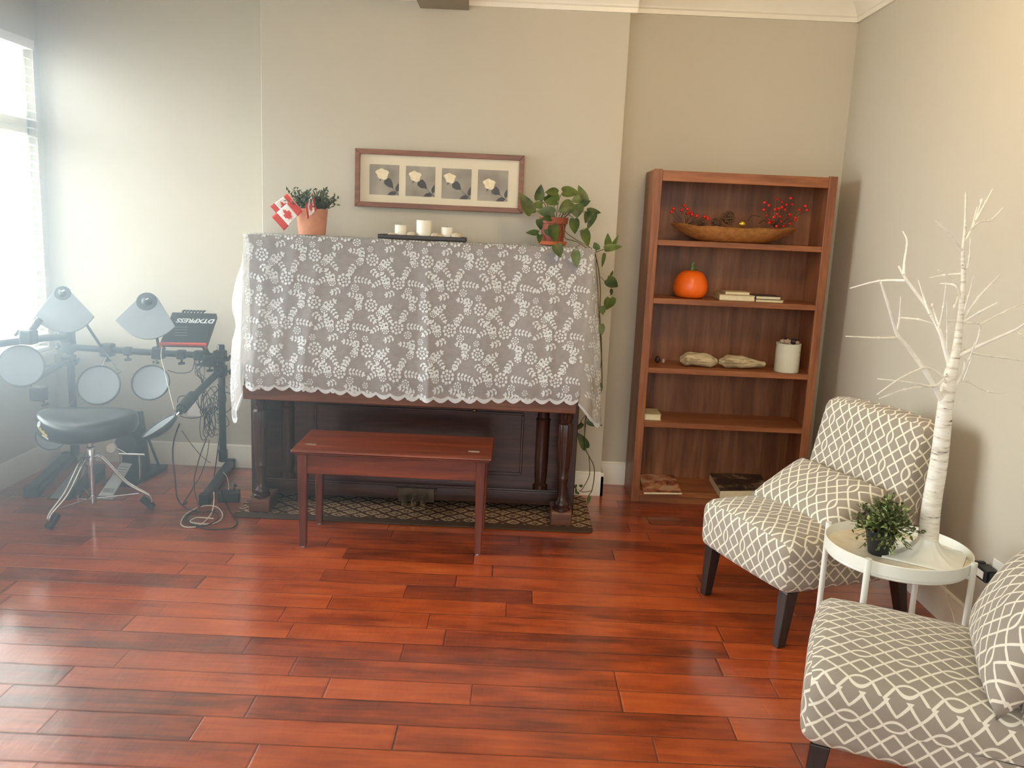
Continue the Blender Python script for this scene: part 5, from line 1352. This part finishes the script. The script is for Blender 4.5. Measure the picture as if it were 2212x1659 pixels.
def cable(label, pts, r, mat, grp='cables around the drum rack'):
    v = [P(x, y, y=d) if d > 0 else P(x, y, z=-d) for x, y, d in pts]
    b = B(); tube(b, smooth_path(v, 7), r, 7); o = obj('cable', b, mat, loc=v[-1], smooth=60); tag(o, label, 'cable', grp)
cable('thick black cable from the edge-on pad curving down to the floor coil', [(388, 915, 4.48), (376, 950, 4.48), (373, 985, 4.46), (378, 1030, 4.42), (383, 1075, 4.36), (400, 1096, -.008), (430, 1106, -.008), (465, 1102, -.008)], .0042, 'black_cable')
cable('black cable dropping from the tangle to floor left of the right rack foot', [(446, 948, 4.80), (432, 985, 4.75), (420, 1030, 4.62), (418, 1052, 4.55), (396, 1088, -.007), (404, 1084, -.007)], .0034, 'black_cable')
cable('thin black cable from the tangle down to the foot of the right rack leg', [(452, 950, 4.80), (446, 990, 4.7), (432, 1030, 4.6), (420, 1050, 4.55), (424, 1075, -.006), (428, 1090, -.01)], .0022, 'black_cable')
cable('straight dark cable running from the tangle to the right rack leg', [(478, 905, 4.86), (472, 960, 4.8), (463, 1025, 4.74), (461, 1036, 4.70)], .0036, 'black_cable')
cable('thin white cable hanging from the sound module down past the right round pad', [(350, 748, 4.72), (348, 770, 4.70), (355, 800, 4.66), (366, 845, 4.58), (376, 884, 4.52)], .0022, 'white_cable')
cable('thin black cable swinging from the edge-on pad to the back wall base', [(393, 930, 4.46), (410, 955, 4.6), (435, 985, 4.8), (455, 1000, 4.98)], .0020, 'black_cable')
cable('thin cable loop at the back of the left round pad', [(222, 757, 4.93), (235, 770, 4.80), (251, 795, 4.74), (262, 803, 4.72), (250, 808, 4.70)], .0018, 'black_cable')
cable('pale cable loop coiled on floor in front of right rack foot', [(462, 1063, 4.36), (462, 1085, 4.30), (455, 1112, -.006), (432, 1134, -.006), (405, 1139, -.006), (391, 1132, -.006), (398, 1115, -.006), (415, 1102, -.007), (440, 1093, -.012), (465, 1094, -.012), (480, 1108, -.008), (476, 1124, -.007), (450, 1132, -.010), (412, 1128, -.012), (425, 1118, -.014), (461, 1120, -.010)], .0032, 'white_cable')
cable('dark cable coil lying flat on the floor beside the piano foot', [(478, 1060, 4.38), (486, 1085, -.01), (505, 1118, -.007), (512, 1130, -.007), (498, 1141, -.007), (450, 1143, -.007), (415, 1134, -.006), (402, 1122, -.01), (412, 1112, -.014), (440, 1106, -.014), (466, 1108, -.012), (470, 1122, -.012), (440, 1136, -.012), (408, 1130, -.014), (400, 1116, -.017), (424, 1101, -.02), (452, 1075, -.03)], .0036, 'black_cable')
cable('thin pale cable arching from the rack leg to the black power supply', [(482, 1020, 4.7), (490, 1030, 4.62), (494, 1050, 4.5), (491, 1070, 4.42)], .0018, 'white_cable')
psu = thing('power_supply', 'black power supply brick on floor between rack foot and piano', 'power supply', (-1.50, 4.44, 0))
b = B(); MM = Matrix.Translation((-1.515, 4.45, 0)) @ Matrix.Rotation(radians(12), 4, 'Z'); box(b, -.062, .05, -.035, .035, .0, .058, M=MM); obj('brick', b, 'black', psu, bevel=.006)
b = B(); tube(b, smooth_path([MM @ Vector((.02, 0, .058)), MM @ Vector((.022, .01, .09)), MM @ Vector((.03, .02, .075))], 4), .004, 8); obj('lead', b, 'black_cable', psu, smooth=50)

# kick tower, kick pedal, hi-hat pedal
kt = thing('kick_tower', 'black kick pad tower standing behind the drum stool', 'drum pad', (-2.19, 4.82, 0))
b = B(); fr_ = [P(272, 893, y=4.80), P(302, 891, y=4.80), P(320, 1020, y=4.80), P(262, 1018, y=4.80)]
lo = [(p.x, max(.02, p.z)) for p in fr_]; prism(b, lo, 'y', 4.80, 4.85); obj('tower_board', b, 'black', kt, bevel=.006)
b = B(); prism(b, [(-2.28, 4.60), (-2.10, 4.60), (-2.07, 4.98), (-2.29, 4.98)], 'z', .0, .03); obj('base_plate', b, 'black_metal', kt, bevel=.004)
b = B(); MM = Matrix.Translation((-2.235, 4.795, .20)) @ frame_z((0, -1, 0)); lathe(b, [(.06, 0), (.058, .012), (.002, .014)], (0, 0, 0), 32, M=MM); obj('kick_pad', b, 'rubber_rim', kt, smooth=45)
for sx_ in (-2.27, -2.11):
    b = B(); tube(b, [(sx_, 4.95, .02), (sx_ * .5 - 1.095, 4.84, .30)], .008, 8); obj('brace', b, 'black_metal', kt, smooth=50)
kp_ = thing('kick_pedal', 'silver kick drum pedal with white beater behind the stool legs', 'pedal', (-2.2, 4.55, .0))
h0, h1 = P(212, 1072, z=.012), P(244, 1074, z=.012); t0, t1 = P(262, 1001, y=4.66), P(286, 1004, y=4.66)
b = B(); th = Vector((0, 0, .007)); va = [b.verts.new(p + th) for p in (h0, h1, t1, t0)]; vb = [b.verts.new(p) for p in (h0, h1, t1, t0)]; b.faces.new(va); b.faces.new(vb[::-1])
for i in range(4): b.faces.new((va[i], va[(i + 1) % 4], vb[(i + 1) % 4], vb[i]))
ft_ = obj('footboard', b, 'steel', kp_, bevel=.003)
for k in (.10, .14, .18, .62, .70, .78, .86):
    b = B()
    a, c = h0.lerp(t0, k) + th * 1.1, h1.lerp(t1, k) + th * 1.1; a, c = a.lerp(c, .12), a.lerp(c, .88); w = (t0 - h0) * .014
    va = [b.verts.new(p) for p in (a, c, c + w, a + w)]; b.faces.new(va); obj('tread_line', b, 'black', ft_)
b = B(); box(b, h0.x - .01, h1.x + .01, h0.y - .03, h0.y + .04, 0, .012); obj('heel_plate', b, 'steel', kp_, bevel=.003)
ux0, ux1 = P(262, 990, y=4.69).x, P(301, 990, y=4.69).x
for x in (ux0, ux1):
    b = B(); tube(b, [(x, 4.69, .004), (x, 4.69, .17)], [.010, .008], 10); obj('upright', b, 'chrome', kp_, smooth=50)
b = B(); tube(b, [(ux0 - .01, 4.69, .165), (ux1 + .03, 4.69, .168)], .008, 12); obj('axle', b, 'chrome', kp_, smooth=50)
b = B(); bt = P(241, 968, y=4.71); tube(b, [(ux0 + .04, 4.69, .166), bt + Vector((.03, 0, -.0))], .004, 8); obj('beater_rod', b, 'chrome', kp_, smooth=50)
b = B(); MM = Matrix.Translation(bt) @ frame_z((.15, -1, .1)); lathe(b, [(.018, -.018), (.026, -.014), (.027, .010), (.024, .016), (.007, .017), (.002, .017)], (0, 0, 0), 28, M=MM); obj('beater', b, 'white_plastic', kp_, smooth=45)
b = B(); box(b, ux0 - .005, ux1 + .02, 4.60, 4.70, .0, .01); obj('frame_plate', b, 'chrome', kp_, bevel=.002)
hh = thing('hi_hat_pedal', 'dark hi-hat pedal with grey plate left behind the drum stool', 'pedal', (-2.42, 4.5, 0))
h0, h1 = P(108, 1077, z=.004), P(134, 1079, z=.004); t0, t1 = P(168, 1008, y=4.72), P(196, 1012, y=4.72)
b = B(); va = [b.verts.new(p + th) for p in (h0, h1, t1, t0)]; vb = [b.verts.new(p) for p in (h0, h1, t1, t0)]; b.faces.new(va); b.faces.new(vb[::-1])
for i in range(4): b.faces.new((va[i], va[(i + 1) % 4], vb[(i + 1) % 4], vb[i]))
obj('footboard', b, 'steel', hh, bevel=.002)
b = B(); prism(b, [(h1.y, 0), (t1.y + .03, 0), (t1.y + .03, t1.z + .02), (t1.y, t1.z - .004), (h1.y, .004)], 'x', t0.x + .02, t1.x + .07); obj('housing', b, 'black', hh, bevel=.005)

# drum stool
st = thing('drum_stool', 'round black vinyl drum stool on chrome double-braced tripod legs', 'stool', (-2.13, 4.18, 0))
sc_ = Vector((-2.135, 4.17, 0)); RX_, RY_ = .243, .205
def seat_pt(a, k, z):
    sad = 1 - .05 * cos(2 * a) * 0
    return Vector((sc_.x + RX_ * k * cos(a), sc_.y + RY_ * k * sin(a) * (1 + .10 * cos(a)), z))
b = B(); prof = [(.02, .400), (.80, .402), (.93, .412), (.985, .432), (1.0, .460), (.995, .488), (.95, .508), (.86, .517), (.6, .514), (.3, .508), (.02, .506)]
rings = []
for k, z in prof:
    ring = []
    for i in range(56):
        a = 2 * pi * i / 56; zz = z + (.022 * (k * cos(a)) ** 2 - .010 * (1 - k) - .012 * max(0, -sin(a)) * k ** 2 * (1 - abs(cos(a)))) * (1 if z > .47 else 0) + (.024 * max(0, cos(a)) * k if z < .45 else 0)
        ring.append(b.verts.new(seat_pt(a, k, zz)))
    rings.append(ring)
for j in range(len(rings) - 1):
    for i in range(56): b.faces.new((rings[j][i], rings[j][(i + 1) % 56], rings[j + 1][(i + 1) % 56], rings[j + 1][i]))
b.faces.new(rings[0][::-1]); b.faces.new(rings[-1])
seat = obj('seat', b, 'vinyl', st, smooth=180)
def onside(a, z): return seat_pt(a, 1.004, z)
b = B(); a0 = pi + .80
for k in range(9):
    u = a0 + .036 * k; zz = .474 - .004 * k; h_ = .010 if k % 3 else .017
    pts = [onside(u, zz - .004), onside(u + .010, zz + h_), onside(u + .022, zz - .002), onside(u + .030, zz + .006)]
    tube(b, smooth_path(pts, 3), .0022, 5)
obj('script_emblem', b, 'yellow_print', seat, smooth=50)
b = B(); va = [b.verts.new(onside(a0 + d, z)) for d, z in ((.15, .440), (.34, .426), (.36, .434), (.17, .448))]; b.faces.new(va)
ce = onside(a0 + .055, .492); MM = Matrix.Translation(ce) @ frame_z((-.6, -.75, .25)); lathe(b, [(.016, 0), (.014, .003), (.006, .003), (.005, .001), (.001, .001)], (0, 0, 0), 24, M=MM, cap=False)
obj('white_emblem', b, 'white_print', seat)
b = B(); tube(b, [(-2.13, 4.18, .055), (-2.13, 4.18, .41)], .0145, 16); obj('column', b, 'chrome', st, smooth=50)
b = B(); tube(b, [(-2.13, 4.18, .255), (-2.13, 4.18, .345), (-2.13, 4.18, .35)], [.022, .022, .017], 18); box(b, -2.175, -2.14, 4.165, 4.195, .32, .375); obj('sleeve', b, 'chrome', st, smooth=50)
b = B(); tube(b, [(-2.13, 4.18, .375), (-2.13, 4.18, .405)], .045, 20); obj('seat_mount', b, 'black_metal', st, smooth=50)
b = B(); tube(b, [(-2.13, 4.18, .055), (-2.13, 4.18, .095)], .021, 16); tube(b, [(-2.15, 4.16, .075), (-2.185, 4.14, .082)], .005, 8); tube(b, [(-2.185, 4.14, .062), (-2.185, 4.14, .102)], .006, 8); obj('collar', b, 'chrome', st, smooth=50)
hub = Vector((-2.13, 4.18, .30))
for fx, fy in ((-2.208, 3.915), (-1.868, 4.262), (-2.315, 4.385)):
    f_ = Vector((fx, fy, .022)); d = Vector((fx - hub.x, fy - hub.y, 0)).normalized(); s = Vector((-d.y, d.x, 0)) * .012
    b = B()
    for sg in (-1, 1):
        tube(b, smooth_path([hub + d * .02 + s * sg, hub + d * .055 + s * sg + Vector((0, 0, -.012)), (hub + (f_ - hub) * .6) + s * sg + Vector((0, 0, .018)), f_ + s * sg * .5 + Vector((0, 0, .05)), f_ + s * sg * .3 + Vector((0, 0, .01))], 5), .0052, 8)
    lg = obj('leg', b, 'chrome', st, smooth=50)
    b = B(); MM = Matrix.Translation(f_) @ frame_z((hub - f_)); vs = prism(b, [(-.019, -.016), (.019, -.016), (.019, .016), (-.019, .016)], 'z', -.018, .062, M=MM)
    for v in b.verts: v.co.z = max(v.co.z, .0008)
    obj('rubber_foot', b, 'black', lg, bevel=.006)
    b = B(); cb_ = Vector((-2.13, 4.18, .075)); e = hub + (f_ - hub) * .80 + Vector((0, 0, .012)); tube(b, [cb_ + d * .015, e], .004, 8); obj('brace', b, 'chrome', st, smooth=50)

# ---------------------------------------------------------------- scatter volume added to imitate lens glare of the window, thinning into the room
t = NT('window_glare_volume'); v = t.n('ShaderNodeVolumeScatter'); v.inputs['Color'].default_value = (0.80, 0.95, 1.0, 1)
v.inputs['Anisotropy'].default_value = 0.15
ge = t.n('ShaderNodeNewGeometry'); sp = t.n('ShaderNodeSeparateXYZ'); t.l(ge.outputs['Position'], sp.inputs[0])
mr = t.n('ShaderNodeMapRange'); mr.inputs[1].default_value = -0.35; mr.inputs[2].default_value = -2.78; mr.inputs[3].default_value = 0.0; mr.inputs[4].default_value = 1.0; t.l(sp.outputs[0], mr.inputs[0])
t.l(t.math('MULTIPLY', t.math('POWER', mr.outputs[0], 1.5), 0.32), v.inputs['Density'])
t.l(v.outputs[0], t.out.inputs['Volume']); MAT['glare_volume'] = t.m
b = B(); box(b, XL + .002, -0.36, 0.9, YR - .003, .003, CEIL - .003)
hz = obj('glare_volume', b, 'glare_volume', loc=(-1.6, 3.6, .003)); hz['kind'] = 'stuff'; hz['label'] = 'pale scatter volume imitating lens glare in the corner by the left window'; hz['category'] = 'glare_volume'
